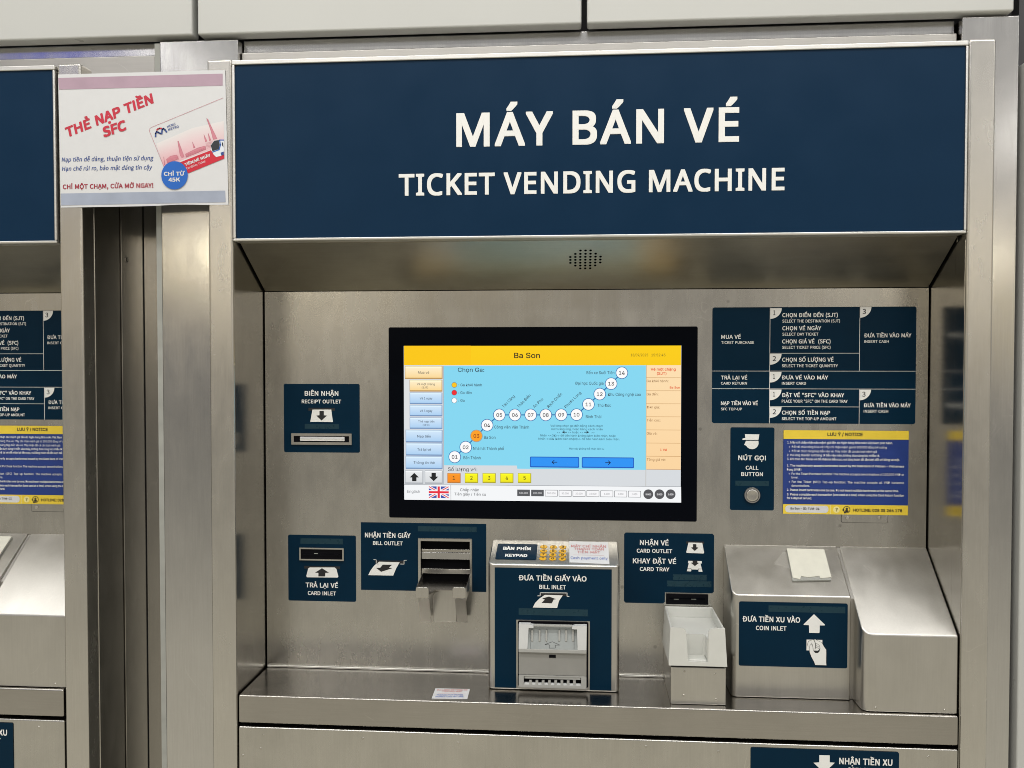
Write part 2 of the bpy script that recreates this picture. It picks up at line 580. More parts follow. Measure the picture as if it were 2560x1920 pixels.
# steel columns behind the posts
CP = YP(.04)
cx0 = CP.uv('Z1', 1150, 320)[0]; cxr = CP.uv('Z1', 1750, 300)[0]; ctop = CP.uv('Z1', 1450, 300)[1]
mb = MB(); mb.box(cx0 + .008, -.6045, .04, .20, 0, ctop, 'steel_bright')
o = mb.build('steel_column', bevel=.0015, origin=(cx0, .04, 0))
mb = MB(); mb.box(cx0 - .0015, cx0 + .0078, .0405, .20, 0, ctop - .003, 'seal_grey'); mb.build('edge_strip', o).location = (-cx0, -.04, 0)
tag(o, 'wide shiny steel column between the two ticket machines', 'column')
cr1 = CP.uv('Z4', 1538, 92)[0]; cr0 = CP.uv('Z4', 1200, 152)[0]; crt = CP.uv('Z4', 1400, 95)[1]
mb = MB(); mb.box(cr0, cr1, .04, .20, 0, crt, 'steel_bright')
tag(mb.build('steel_column', bevel=.0015, origin=(cr0, .04, 0)), 'shiny steel column at the right end beside the whole machine', 'column')

# header strips above the signs
mb = MB()
mb.box(-.6035, .6035, .062, .0995, 1.955, 1.9788, 'steel_bright')
mb.box(-.6035, .6035, .052, .0995, 1.915, 1.9546, 'steel_rail')
tag(mb.build('header_strip', bevel=.002, origin=(0, .06, 1.95)), 'long steel strip between the blue sign and the white panels', 'trim')
mb = MB()
mb.box(-2.8, -.7595, .062, .0995, 1.955, 1.9788, 'steel_bright')
mb.box(-2.8, -.7595, .052, .0995, 1.915, 1.9546, 'steel_rail')
tag(mb.build('header_strip', bevel=.002, origin=(-1.2, .06, 1.95)), 'short steel strip with a bluish sheen above the poster', 'trim')
# niche between the machines
mb = MB()
mb.box(-.8635, -.7595, .208, .2145, 0, 1.9915, 'steel_bright')
mb.box(-.8605, -.7595, .072, .0760, 1.80, 1.9148, 'steel_bright')
tag(mb.build('niche_panel', bevel=.001, origin=(-.81, .21, 0)), 'narrow steel back panel deep in the slot left of the wide column', 'panel')
mb = MB()
mb.box(-.90, -.8645, .126, .2075, 0, 1.985, 'steel_side')
o = mb.build('jamb_panel', bevel=.001, origin=(-.8645, .126, 0))
tag(o, 'dark steel jamb with one screw beside the left machine', 'panel')
pj = Plane((-.8645, 0, 0), (0, 1, 0), (0, 0, 1))
q = pj.uv('Z2', 750, 401)
mb = MB(); mb.plate(pj, ell(q[0], q[1], .006, .0062, 20), .0002, .0012, 'steel_post'); mb.poly(pj, ell(q[0], q[1], .0042, .0045, 20), .0014, 'gap_black')
mb.poly(pj, ell(q[0], q[1], .0026, .0028, 20), .0016, 'steel_post')
s_ = mb.build('screw', o); s_.location = (.8645, -.126, 0)

# ================================================================== the ticket machine
tvm = empty('ticket_vending_machine', (0, 0, 0))
tag(tvm, 'whole ticket vending machine with blue MÁY BÁN VÉ sign and lit screen', 'ticket machine', 'ticket vending machines')


def holes_rect(r):
    return rrect(*r)


# --- frame posts
for sgn in (-1, 1):
    mb = MB()
    a, b = (-.6433, -.6002) if sgn < 0 else (.6008, .6425)
    mb.box(a, b, 0, .038, 0, 1.926, 'steel_post')
    mb.build('frame_post', tvm, bevel=.004, seg=4)
# --- cabinet behind everything and side panels
mb = MB(); mb.box(-.598, .598, D + .012, .198, 0, 1.90, 'gap_black'); mb.build('cabinet', tvm)
mb = MB(); mb.box(.6008, .6422, .0384, .1235, 0, 1.921, 'steel_side')
mb.build('side_panel', tvm, bevel=.002)
# --- sign
zt, zb = 1.9226, 1.6190
sr = (0, 0, 0, (F0.uv('P', 584.9, 165.4)[1] + F0.uv('P', 2414, 114.8)[1]) / 2)
b0 = F0.uv('P', 590.7, 598.1); b1 = F0.uv('P', 2407.2, 574.8)
sign = rrect(-.5935, (b0[1] + b1[1]) / 2, .5945, sr[3], .004)
mb = MB(); mb.plate(F0, sign, -.03, .0012, 'blue_sign'); sg = mb.build('sign_panel', tvm)
mb = MB()
mb.text(F0, 'MÁY BÁN VÉ', 'A', 986, 1596, 320, 'white_print', y1=305, cap=73, n=.0018, font='noto', bold=.030, res=8, track=1.10)
mb.build('lettering', sg); mb = MB()
mb.text(F0, 'TICKET VENDING MACHINE', 'A', 862, 1694, 427, 'white_print', y1=408, cap=47, n=.0018, font='noto', bold=.030, res=8, track=1.08)
mb.build('lettering', sg)
zi0, zi1 = (b0[1] + b1[1]) / 2, sr[3]
sf = empty('sign_frame', (0, 0, 0)); sf.parent = tvm
for q_ in ((-.5985, .5985, zi1 + .0002, zt), (-.5985, .5985, zb, zi0 - .0002), (-.5985, -.5936, zi0, zi1), (.5946, .5985, zi0, zi1)):
    mb = MB(); mb.box(q_[0], q_[1], -.0045, .026, q_[2], q_[3], 'aluminium_bead'); mb.build('frame_bar', sf, bevel=.0016, seg=3)
# --- soffit (slopes from the sign back to the fascia)
ZPT = 1.5458
sl = Plane((0, D, ZPT), (1, 0, 0), Vector((0, .0245, zb - .0005)) - Vector((0, D, ZPT)))
SL = (Vector((0, .0245, zb - .0005)) - Vector((0, D, ZPT))).length
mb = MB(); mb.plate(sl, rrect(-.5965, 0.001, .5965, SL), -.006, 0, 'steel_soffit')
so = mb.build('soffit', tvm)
mb = MB()
rows = [(408, (810, 1010, 1210)), (538, (607, 805, 1008, 1205, 1408)), (658, (408, 607, 803, 1003, 1203, 1403, 1602)),
        (773, (410, 607, 803, 1000, 1197, 1397, 1594)), (890, (410, 607, 802, 998, 1196, 1391, 1590)), (1002, (606, 802, 996, 1190, 1388)),
        (1113, (800, 994, 1190))]
for y, xs in rows:
    for x in xs:
        c = sl.uv('B6', x, y - (x - 1000) * .012)
        mb.poly(sl, ell(c[0], c[1], .0023, .0026, 14), .0004, 'gap_black')
mb.build('speaker_grille', so)
# --- recess side walls
for sgn in (-1, 1):
    mb = MB()
    x0, x1 = (-.6035, -.6000) if sgn < 0 else (.6000, .6035)
    pl = Plane((0, 0, 0), (0, 1, 0), (0, 0, 1))
    mb.box(x0, x1, .039, D + .01, .60, 1.61, 'steel_wall')
    mb.box(x0 + (.0002 if sgn < 0 else 0), x1, .004, .0388, .60, 1.61, 'steel_wall')
    mb.build('side_wall', tvm)
# --- fascia (back panel of the recess) with the opening of the bill outlet
hb = FD.rect('B1', 215, 215, 1030, 905)
mb = MB()
mb.plate(FD, rrect(-.5978, ZS + .0005, .5978, ZPT - .001), -.003, 0, 'steel_panel', holes=[rrect(*hb)])
fascia = mb.build('fascia_panel', tvm)
# --- shelf
ZL = .7944
prof = [(D, ZS), (0, ZS), (0, ZL), (.03, ZL), (.03, ZS - .02), (D, ZS - .02)]


def extrude_x(mb, prof, x0, x1, mat):
    k = len(prof)
    vs = [(x0, *p) for p in prof] + [(x1, *p) for p in prof]
    pl = Plane((0, 0, 0), (0, 1, 0), (0, 0, 1))
    tr = tessellate_polygon([[Vector((p[0], p[1], 0)) for p in prof]])
    fs = []
    area = sum(prof[i][0] * prof[(i + 1) % k][1] - prof[(i + 1) % k][0] * prof[i][1] for i in range(k))
    fs.append(tuple(range(k, 2 * k)) if area > 0 else tuple(range(2 * k - 1, k - 1, -1)))
    fs.append(tuple(range(k - 1, -1, -1)) if area > 0 else tuple(range(k)))
    for i in range(k):
        j = (i + 1) % k
        fs.append((i, j, k + j, k + i) if area > 0 else (j, i, k + i, k + j))
    mb.mesh(vs, fs, mat)


mb = MB(); extrude_x(mb, prof, -.597, .5975, 'steel_shelf')
mb.build('shelf', tvm, bevel=.0028, seg=4)
mb = MB(); mb.box(-.5965, .5965, D - .005, D - .0006, ZS + .0004, ZS + .0042, 'aluminium_bead')
mb.build('shelf_bead', tvm, bevel=.0012)
# --- lower door
mb = MB(); mb.box(-.5975, .598, .0005, .03, .06, .7880, 'steel_panel')
door = mb.build('lower_door', tvm, bevel=.0028, seg=4)
mb = MB(); mb.box(-.5975, .598, .02, .14, 0, .055, 'dark_frame'); mb.build('plinth', tvm)


def label(parent, name, pl, pts, mat='blue_label', th=.0009, holes=()):
    mb = MB(); mb.plate(pl, pts, .0001, th, mat, holes=holes)
    return mb.build(name, parent)


W = 'white_print'
TN = .0013
# coin outlet label on the door
co = F0.rect('Z6', 868, 1355, 1722, 1380)
c0 = F0.uv('Z6', 868, 1355); c1 = F0.uv('Z6', 1722, 1383)
co_top = (c0[1] + c1[1]) / 2
lb = label(tvm, 'coin_outlet_label', F0, rrect(c0[0], co_top - .085, c1[0], co_top, .003))
mb = MB()
mb.text(F0, 'NHẬN TIỀN XU', 'Z6', 1376, 1683, 1452, W, y1=1459, cap=37, n=TN)
mb.build('lettering', lb); mb = MB()
mb.text(F0, 'COIN OUTLET', 'Z6', 1424, 1640, 1498, W, y1=1504, cap=28, n=TN)
mb.build('lettering', lb)
mb = MB()
mb.poly(F0, F0.pts('Z6', (1262, 1398), (1322, 1400), (1322, 1440), (1352, 1442), (1290, 1500), (1228, 1442), (1262, 1440))[::-1], TN, W)
mb.build('pictogram', lb)

# --- touch screen
SB = FD.rect('S1', 36, 48, 2164, 1378)
mb = MB(); mb.plate(FD, rrect(*SB, .003), .0001, .0035, 'black_glass')
scr = mb.build('touch_screen', tvm, bevel=.0008, seg=2)
# what the screen shows: one lit picture
PS = YP(D - .0036)
UI = MB()


def C(r, g, b):
    return lin(r, g, b)


E_ = 'screen_light'
BASE_N = [0]


def ui_poly(pts, col, n):
    UI.poly(PS, PS.pts('S1', *pts), n, E_, col)


def ui_rect(x0, y0, x1, y1, col, n, r=0, col2=None):
    u = PS.rect('S1', x0, y0, x1, y1)
    if col2:
        a = [(u[0], u[1]), (u[2], u[1]), (u[2], u[3]), (u[0], u[3])]
        UI.face([PS.p3(p, n) for p in a], E_, (col2, col2, col, col))
    else:
        UI.poly(PS, rrect(*u, r), n, E_, col)


def ui_btn(x0, y0, x1, y1, top, bot, edge, n=.0003):
    ui_rect(x0, y0, x1, y1, edge, n)
    ui_rect(x0 + 3, y0 + 3, x1 - 6, y1 - 9, top, n + .00015, 0, bot)
    ui_rect(x0 + 3, y0 + 3, x1 - 6, y0 + 11, tuple(min(1, c * 1.12) for c in top), n + .0002)


def ui_circ(x, y, r, col, n, k=28):
    c = PS.uv('S1', x, y); e = PS.uv('S1', x + r, y)
    UI.poly(PS, ell(c[0], c[1], abs(e[0] - c[0]), None, k), n, E_, col)


def ui_text(s, x0, x1, y, col, cap=None, y1=None, bold=.006, n=.0010, **k):
    UI.text(PS, s, 'S1', x0, x1, y, E_, y1=y1, cap=cap, col=col, n=n, bold=bold, font='screen', **k)


INK = C(52, 60, 70); RED = C(226, 84, 40); BRN = C(150, 110, 70); BLK = C(24, 22, 20)
ui_rect(138, 178, 2053, 1250, C(214, 218, 222), .0001)
ui_rect(138, 178, 2053, 312, C(250, 205, 4), .0002, 0, C(250, 202, 2))
ui_rect(138, 178, 600, 312, C(250, 198, 0), .00022)
ui_poly([(413, 318), (1810, 314), (1812, 1036), (922, 1028), (918, 1006), (415, 1004)][::-1], C(132, 214, 240), .0002)
ui_rect(142, 318, 176, 752, C(222, 224, 226), .00022)
ui_text('Ba Son', 900, 1078, 263, C(40, 30, 20), cap=36, bold=.02, res=5)
ui_text('18/09/2025', 1706, 1825, 251, C(90, 84, 30), cap=18)
ui_text('15:52:45', 1848, 1945, 251, C(90, 84, 30), cap=18)
LB1, LB2, LE = C(212, 232, 250), C(172, 208, 242), C(120, 150, 190)
CR1, CR2, CE = C(255, 240, 205), C(250, 216, 150), C(190, 150, 90)
for t, x0, y0, x1, y1, cr, tx0, tx1, ty, cap in (
        ('Mua vé', 145, 318, 405, 408, 1, 236, 313, 371, 17),
        ('Nạp tiền', 150, 760, 405, 847, 0, 231, 324, 812, 17), ('Trả lại vé', 151, 850, 405, 938, 0, 231, 325, 903, 17),
        ('Thông tin thẻ', 150, 941, 405, 1030, 0, 205, 351, 994, 17),
        ('Vé 1 ngày', 178, 502, 404, 582, 0, 248, 335, 549, 15), ('Vé 3 ngày', 178, 588, 404, 666, 0, 248, 335, 635, 15)):
    ui_btn(x0, y0, x1, y1, CR1 if cr else LB1, CR2 if cr else LB2, CE if cr else LE)
    ui_text(t, tx0, tx1, ty, INK, cap=cap)
ui_btn(177, 414, 404, 495, CR1, CR2, CE)
ui_text('Vé một chặng', 228, 352, 450, INK, cap=14); ui_text('(SJT)', 262, 305, 473, INK, cap=13)
ui_btn(178, 674, 404, 753, LB1, LB2, LE)
ui_text('Thẻ nạp tiền', 237, 349, 708, INK, cap=14); ui_text('(SFC)', 269, 314, 732, INK, cap=13)
for x0, x1, xc, dn in ((146, 272, 210, 0), (282, 406, 344, 1)):
    ui_btn(x0, 1040, x1, 1132, C(232, 234, 236), C(214, 217, 220), C(168, 172, 178))
    p = [(xc - 32, 1088), (xc, 1056), (xc + 32, 1088), (xc + 15, 1088), (xc + 15, 1114), (xc - 15, 1114), (xc - 15, 1088)]
    if dn:
        p = [(x, 2 * 1085 - y) for x, y in p]
    ui_poly(p, C(22, 24, 28), .0009)
ui_rect(410, 318, 413, 1134, C(150, 160, 168), .0004)
# left to right route line and stations
ST = [(489, 946), (565, 879), (639, 801), (713, 727), (797, 656), (905, 656), (1014, 656), (1118, 656), (1225, 655), (1331, 654),
      (1413, 583), (1491, 512), (1570, 440), (1644, 365)]
BLU = C(30, 104, 170)
UI.line(PS, PS.pts('S1', *ST), .0019, .0003, E_, BLU)
for i, (x, y) in enumerate(ST):
    ui_circ(x, y, 43, BLU if i != 2 else C(150, 150, 150), .0004)
    ui_circ(x, y, 38.5, C(250, 250, 250) if i != 2 else C(252, 160, 30), .0005)
    ui_text('%02d' % (i + 1), x - 20, x + 20, y + 13, C(60, 60, 62) if i != 2 else C(150, 60, 10), cap=25, bold=.02)
for t, x0, x1, y in (('Bến Thành', 550, 668, 962), ('Nhà hát Thành phố', 617, 829, 898), ('Ba Son', 692, 771, 821), ('Công viên Văn Thánh', 763, 1003, 750),
                     ('Bình Thái', 1395, 1502, 678), ('Thủ Đức', 1475, 1570, 600), ('Khu Công nghệ cao', 1549, 1775, 524),
                     ('Đại học Quốc gia', 1322, 1517, 447), ('Bến xe Suối Tiên', 1400, 1592, 374)):
    ui_text(t, x0, x1, y, INK, cap=20)
for t, x0, y0, x1, y1 in (('Tân Cảng', 828, 608, 906, 530), ('Thảo Điền', 932, 608, 1016, 524), ('An Phú', 1040, 610, 1102, 550),
                          ('Rạch Chiếc', 1138, 608, 1234, 514), ('Phước Long', 1258, 610, 1364, 506)):
    ui_text(t, x0, x1, y0, INK, cap=19, y1=y1)
ui_text('Chọn Ga:', 511, 693, 359, C(40, 52, 62), cap=29, bold=.01, res=5)
for y, c, t, x1 in ((449, C(252, 196, 20), ': Ga khởi hành', 677), (502, C(240, 40, 46), ': Ga đến', 606), (556, C(252, 252, 252), ': Ga', 557)):
    ui_circ(486, y, 19, C(90, 90, 110), .0004); ui_circ(486, y, 16.5, c, .0005)
    ui_text(t, 516, x1, y + 9, INK, cap=18)
for t, x0, x1, y in (('Vui lòng chọn ga đến bằng cách chạm', 1150, 1513, 738), ('nút tương ứng, hoặc bằng cách nhấn', 1157, 1511, 761),
                     ('Nhấn <<OK>> để tiến hành không kèm biên nhận, hoặc', 1080, 1601, 806),
                     ('Nhấn <<OK (kèm biên nhận)>> để tiến hành kèm biên nhận.', 1068, 1631, 829)):
    ui_text(t, x0, x1, y, C(42, 84, 100), cap=14)
ui_text('<< ', 1195, 1217, 783, C(42, 84, 100), cap=12); ui_text('>> hoặc <<', 1272, 1376, 783, C(42, 84, 100), cap=14)
ui_text('>>', 1434, 1455, 783, C(42, 84, 100), cap=12)
ui_poly([(1228, 775), (1250, 766), (1246, 773), (1264, 773), (1264, 778), (1246, 778), (1250, 785)], C(30, 50, 60), .0009)
ui_poly([(1420, 775), (1398, 785), (1402, 778), (1384, 778), (1384, 773), (1402, 773), (1398, 766)], C(30, 50, 60), .0009)
ui_text('Máy này không thể nhận tiền xu', 1280, 1521, 896, C(36, 96, 120), cap=13)
for x0, y0, x1, y1, xa, dr in ((1009, 945, 1349, 1020, 1179, -1), (1367, 949, 1728, 1023, 1548, 1)):
    ui_rect(x0, y0, x1, y1, C(24, 90, 190), .0003, .002)
    ui_rect(x0 + 6, y0 + 6, x1 - 6, y1 - 8, C(40, 146, 244), .0005, .0015)
    yc = (y0 + y1) / 2
    UI.line(PS, PS.pts('S1', (xa - 17 * dr, yc), (xa + 16 * dr, yc)), .0013, .0009, E_, C(14, 26, 60))
    UI.line(PS, PS.pts('S1', (xa + 3 * dr, yc - 13), (xa + 17 * dr, yc), (xa + 3 * dr, yc + 13)), .0013, .0009, E_, C(14, 26, 60))
ui_text('Số lượng vé:', 443, 645, 1044, C(72, 76, 80), cap=25, bold=.008, res=5)
for i, x in enumerate((438, 559, 681, 803, 926)):
    ui_btn(x, 1059, x + 92, 1127, C(250, 150, 30) if i == 0 else C(250, 246, 20), C(248, 140, 20) if i == 0 else C(240, 230, 14),
           C(190, 120, 50) if i == 0 else C(176, 166, 40))
    ui_text(str(i + 1), x + (38 if i else 37), x + 54, 1104, C(70, 60, 20), cap=26, bold=.01)
# right-hand column
ui_rect(1812, 312, 2052, 1032, C(252, 222, 176), .0002, 0, C(250, 212, 160))
for y in (399, 489, 579, 669, 760, 851, 942, 1033):
    ui_rect(1814, y - 1.5, 2050, y + 1.5, C(196, 150, 96), .0005)
ui_rect(1810, 312, 1813, 1150, C(170, 160, 140), .0005)
ui_text('Vé một chặng', 1843, 2016, 350, RED, cap=19, bold=.03); ui_text('(SJT)', 1886, 1952, 379, RED, cap=19, bold=.03)
for t, x1, y in (('Ga khởi hành:', 1966, 430), ('Ga đến:', 1896, 521), ('Đơn giá:', 1905, 611), ('Tiền cọc:', 1911, 701), ('Giá vé:', 1888, 792), ('Tổng giá vé:', 1945, 973)):
    ui_text(t, 1816, x1, y, BRN, cap=17)
ui_text('Ba Son', 1975, 2045, 474, RED, cap=15, bold=.03); ui_text('1 Vé', 1908, 1955, 905, RED, cap=16, bold=.03)
# footer
ui_poly([(141, 1137), (2053, 1152), (2054, 1262), (142, 1242)][::-1], C(243, 245, 247), .0004)
UI.line(PS, PS.pts('S1', (141, 1137), (2053, 1152)), .0006, .0006, E_, C(110, 114, 122))
UI.line(PS, PS.pts('S1', (462, 1139), (463, 1246)), .0006, .0006, E_, C(60, 60, 66))
ui_text('English', 160, 249, 1194, C(128, 130, 134), cap=19, bold=.005)
ui_text('Chấp nhận', 527, 657, 1183, C(84, 86, 90), cap=19, bold=.006); ui_text('Tiền giấy / Tiền xu', 487, 704, 1213, C(84, 86, 90), cap=19, bold=.006)
fl = PS.rect('S1', 310, 1150, 448, 1230)


def flag(u0, v0, u1, v1):
    w, h = u1 - u0, v1 - v0
    P = lambda x, y: (u0 + x * w, v0 + y * h)
    UI.poly(PS, [P(0, 0), P(1, 0), P(1, 1), P(0, 1)], .0006, E_, C(62, 78, 168))
    for a, b in (((0, 0), (1, 1)), ((0, 1), (1, 0))):
        d = .10
        s_ = 1 if a[1] < b[1] else -1
        for dd, c, n in ((d, C(246, 246, 248), .0007), (.035, C(226, 60, 80), .0008)):
            if s_ > 0:
                pts = [P(0, 0), P(dd, 0), P(1, 1 - dd * 1.6), P(1, 1), P(1 - dd, 1), P(0, dd * 1.6)]
            else:
                pts = [P(0, 1), P(0, 1 - dd * 1.6), P(1 - dd, 0), P(1, 0), P(1, dd * 1.6), P(dd, 1)]
            UI.poly(PS, pts, n, E_, c)
    for e, c, n in ((.17, C(246, 246, 248), .0009), (.09, C(232, 40, 62), .0010)):
        UI.poly(PS, [P(0, .5 - e), P(1, .5 - e), P(1, .5 + e), P(0, .5 + e)], n, E_, c)
        e2 = e * .62
        UI.poly(PS, [P(.5 - e2, 0), P(.5 + e2, 0), P(.5 + e2, 1), P(.5 - e2, 1)], n + .00003, E_, c)


flag(*fl)
for i, t in enumerate(('500.000', '200.000', '100.000', '50.000', '20.000', '10.000', '5.000', '2.000', '1.000')):
    x = 921 + i * 95.8
    y0 = 1172 + i * 1.1
    dark = i < 2
    ui_rect(x, y0, x + 88, y0 + 45, C(96, 98, 102), .0006, .0006)
    ui_rect(x + 3, y0 + 3, x + 85, y0 + 42, C(84, 86, 90) if dark else C(246, 246, 248), .0008, .0004)
    w_ = 29 if i < 3 else 24 if i < 6 else 19
    ui_text(t, x + 44 - w_, x + 44 + w_, y0 + 29, C(228, 228, 230) if dark else C(120, 120, 124), cap=12)
for x, t in ((1827, '5.000'), (1904, '2.000'), (1981, '1.000')):
    ui_circ(x, 1204, 34, C(84, 84, 88), .0006)
    ui_text(t, x - 19, x + 19, 1211, C(236, 236, 238), cap=12, bold=.03)
UI.build('display', scr)

# --- instruction panel
IP = FD.rect('Z5', 222, 76, 1629, 882)
ip = label(tvm, 'instruction_panel', FD, rrect(*IP, .004))
mb = MB()
lw = .00075


def zl(x0, y0, x1, y1):
    a = FD.uv('Z5', x0, y0); b = FD.uv('Z5', x1, y1)
    if abs(x1 - x0) < 20:
        u = (a[0] + b[0]) / 2; a = (u, a[1]); b = (u, b[1])
    else:
        v_ = (a[1] + b[1]) / 2; a = (a[0], v_); b = (b[0], v_)
    mb.line(FD, [a, b], lw, TN, W)


zl(619, 82, 619, 880); zl(1240, 76, 1240, 515); zl(1238, 645, 1236, 882)
zl(619, 395, 1238, 396); zl(222, 521, 1626, 517); zl(222, 642, 1625, 642); zl(619, 764, 1236, 767)
for x, y, t in ((622, 82, '1'), (620, 399, '2'), (620, 522, '1'), (620, 644, '1'), (620, 766, '2'), (1241, 74, '3'), (1238, 645, '3')):
    c = FD.uv('Z5', x, y + 2); e = FD.uv('Z5', x + 80, y + 76)
    R0 = e[0] - c[0]; R1 = c[1] - e[1]
    pts = [c] + [(c[0] + R0 * math.cos(t_), c[1] - R1 * math.sin(t_)) for t_ in [math.pi / 2 * k / 10 for k in range(11)]]
    mb.poly(FD, pts, TN, W)
    if t == '1':
        mb.text(FD, t, 'Z5', x + 21, x + 35, y + 50, 'black_print', cap=32, n=.0017, bold=.01)
    else:
        mb.text(FD, t, 'Z5', x + 19, x + 42, y + 50, 'black_print', cap=33, n=.0017, bold=.01)
for t, x0, x1, y, c in (('MUA VÉ', 284, 420, 296, 27), ('TICKET PURCHASE', 284, 511, 331, 19), ('TRẢ LẠI VÉ', 282, 464, 577, 26), ('CARD RETURN', 282, 462, 612, 18),
                        ('NẠP TIỀN VÀO VÉ', 282, 537, 754, 26), ('SFC TOP-UP', 282, 427, 790, 18),
                        ('CHỌN ĐIỂM ĐẾN (SJT)', 706, 1089, 146, 28), ('SELECT THE DESTINATION (SJT)', 706, 1104, 183, 20), ('CHỌN VÉ NGÀY', 706, 974, 237, 28),
                        ('SELECT DAY TICKET', 706, 955, 274, 20), ('CHỌN GIÁ VÉ  (SFC)', 705, 1039, 328, 28), ('SELECT TICKET PRICE (SFC)', 705, 1039, 365, 20),
                        ('CHỌN SỐ LƯỢNG VÉ', 705, 1060, 454, 28), ('SELECT THE TICKET QUANTITY', 703, 1089, 492, 20), ('ĐƯA VÉ VÀO MÁY', 703, 1022, 577, 27), ('INSERT CARD', 703, 870, 613, 19),
                        ('ĐẶT VÉ "SFC" VÀO KHAY', 703, 1133, 699, 28), ('PLACE YOUR "SFC" ON THE CARD TRAY', 702, 1157, 737, 20), ('CHỌN SỐ TIỀN NẠP', 703, 1036, 820, 27),
                        ('SELECT THE TOP-UP AMOUNT', 702, 1079, 858, 20), ('ĐƯA TIỀN VÀO MÁY', 1271, 1597, 286, 27), ('INSERT CASH', 1271, 1441, 324, 19),
                        ('ĐƯA TIỀN VÀO MÁY', 1268, 1592, 769, 27), ('INSERT CASH', 1268, 1437, 806, 19)):
    mb.text(FD, t, 'Z5', x0, x1, y, W, cap=c, n=TN, bold=.026 if c > 22 else .02)
mb.build('lettering', ip)

# --- call button plate
cb = label(tvm, 'call_button_plate', FD, rrect(*FD.rect('Z5', 347, 908, 650, 1480), .003))
mb = MB()
mb.text(FD, 'NÚT GỌI', 'Z5', 402, 592, 1135, W, cap=33, n=TN, bold=.03)
mb.text(FD, 'CALL', 'Z5', 453, 541, 1200, W, cap=27, n=TN, bold=.026); mb.text(FD, 'BUTTON', 'Z5', 422, 572, 1244, W, cap=27, n=TN, bold=.026)
mb.build('lettering', cb)
mb = MB()
mb.poly(FD, FD.pts('Z5', (447, 954), (547, 956), (541, 994), (430, 994), (432, 985), (451, 980))[::-1], TN, W)
arc = [(497 + 46 * math.cos(t), 1012 + 46 * math.sin(t)) for t in [math.radians(k) for k in range(8, 150, 10)]]
mb.poly(FD, FD.pts('Z5', (541, 1000), *arc, (452, 1032), (442, 1028), (455, 1000))[::-1], TN, W)
mb.build('pictogram', cb)
mb = MB(); mb.poly(FD, rrect(*FD.rect('Z5', 382, 1277, 614, 1312)), TN - .0002, 'strip_grey'); mb.build('braille_strip', cb)
bc = FD.uv('Z5', 497, 1375); br = FD.uv('Z5', 555, 1375)[0] - bc[0]


def dome(mb, pl, c, prof, mat, k=36):
    rings = [[pl.p3((c[0] + r * math.cos(2 * math.pi * i / k), c[1] + r * math.sin(2 * math.pi * i / k)), n) for i in range(k)] for r, n in prof]
    vs = [p for r in rings for p in r]
    fs = []
    for a in range(len(prof) - 1):
        for i in range(k):
            j = (i + 1) % k
            fs.append((a * k + i, a * k + j, (a + 1) * k + j, (a + 1) * k + i))
    fs.append(tuple((len(prof) - 1) * k + i for i in range(k)))
    mb.mesh(vs, fs, mat)


mb = MB(); dome(mb, FD, bc, [(br, .001), (br, .0035), (br * .93, .0048), (br * .80, .0048), (br * .76, .003), (br * .70, .003)], 'steel_bright')
btn = mb.build('call_button', cb, smooth=True)
mb = MB(); dome(mb, FD, bc, [(br * .72, .0031), (br * .70, .0052), (br * .62, .0058), (br * .5, .0056), (br * .1, .0052)], 'steel_post')
mb.build('button_cap', cb, smooth=True)

# --- hatch under the notice
hr = FD.rect('Z5', 1113, 1470, 1436, 1568)
mb = MB()
mb.plate(FD, rrect(*hr, .003), .0001, .0006, 'gap_black')
mb.plate(FD, rrect(hr[0] + .0006, hr[1] + .0006, hr[2] - .0006, hr[3] - .0006, .0027), .0002, .0010, 'steel_panel')
ht = mb.build('hatch_cover', tvm)
for x, y in ((1156, 1533), (1376, 1527)):
    mb = MB(); c = FD.uv('Z5', x, y); dome(mb, FD, c, [(.0036, .001), (.0030, .0020), (.0012, .0026)], 'steel_post', 16)
    mb.build('rivet', ht, smooth=True)

# --- notice sticker
nr = FD.rect('Z5', 712, 929, 1576, 1509)
mb = MB(); mb.plate(FD, rrect(*nr), .0011, .0015, 'notice_blue')
nt_ = mb.build('notice_sticker', tvm)
h0 = FD.rect('Z5', 712, 929, 1576, 990); f0_ = FD.rect('Z5', 712, 1442, 1576, 1509)
mb = MB(); mb.poly(FD, rrect(nr[0], h0[1], nr[2], nr[3]), .0017, 'notice_yellow'); mb.build('notice_header', nt_)
mb = MB(); mb.poly(FD, rrect(nr[0], nr[1], nr[2], f0_[3]), .0017, 'notice_yellow')
mb.poly(FD, rrect(*FD.rect('Z5', 726, 1447, 1024, 1496), .0055), .0019, 'paper_white')
mb.poly(FD, rrect(*FD.rect('Z5', 1034, 1444, 1039, 1506)), .0019, 'notice_pale')
c = FD.uv('Z5', 1079, 1475); mb.poly(FD, ell(c[0], c[1], .0058), .0019, 'notice_pale')
c = FD.uv('Z5', 1150, 1475)
mb.poly(FD, ell(c[0], c[1], .0062), .0019, 'black_print'); mb.poly(FD, ell(c[0], c[1], .0050), .0020, 'notice_yellow')
mb.poly(FD, ell(c[0], c[1] + .0014, .0021), .0022, 'black_print'); mb.poly(FD, ell(c[0], c[1] - .0026, .0034, .0018), .0022, 'black_print')
mb.poly(FD, ell(c[0] - .0058, c[1] - .0004, .0015, .0022), .0022, 'black_print'); mb.poly(FD, ell(c[0] - .003, c[1] - .0055, .0020, .0011), .0022, 'black_print')
mb.build('notice_footer', nt_)
mb = MB()
mb.text(FD, 'LƯU Ý / NOTICE', 'Z5', 1017, 1260, 967, 'black_print', cap=23, n=.0021, bold=.035, font='screen')
mb.text(FD, 'HOTLINE: 028 35 266 178', 'Z5', 1196, 1532, 1488, 'black_print', y1=1493, cap=20, n=.0021, bold=.03, font='screen')
mb.text(FD, '?', 'Z5', 1072, 1087, 1486, 'black_print', cap=22, n=.0023, bold=.02)
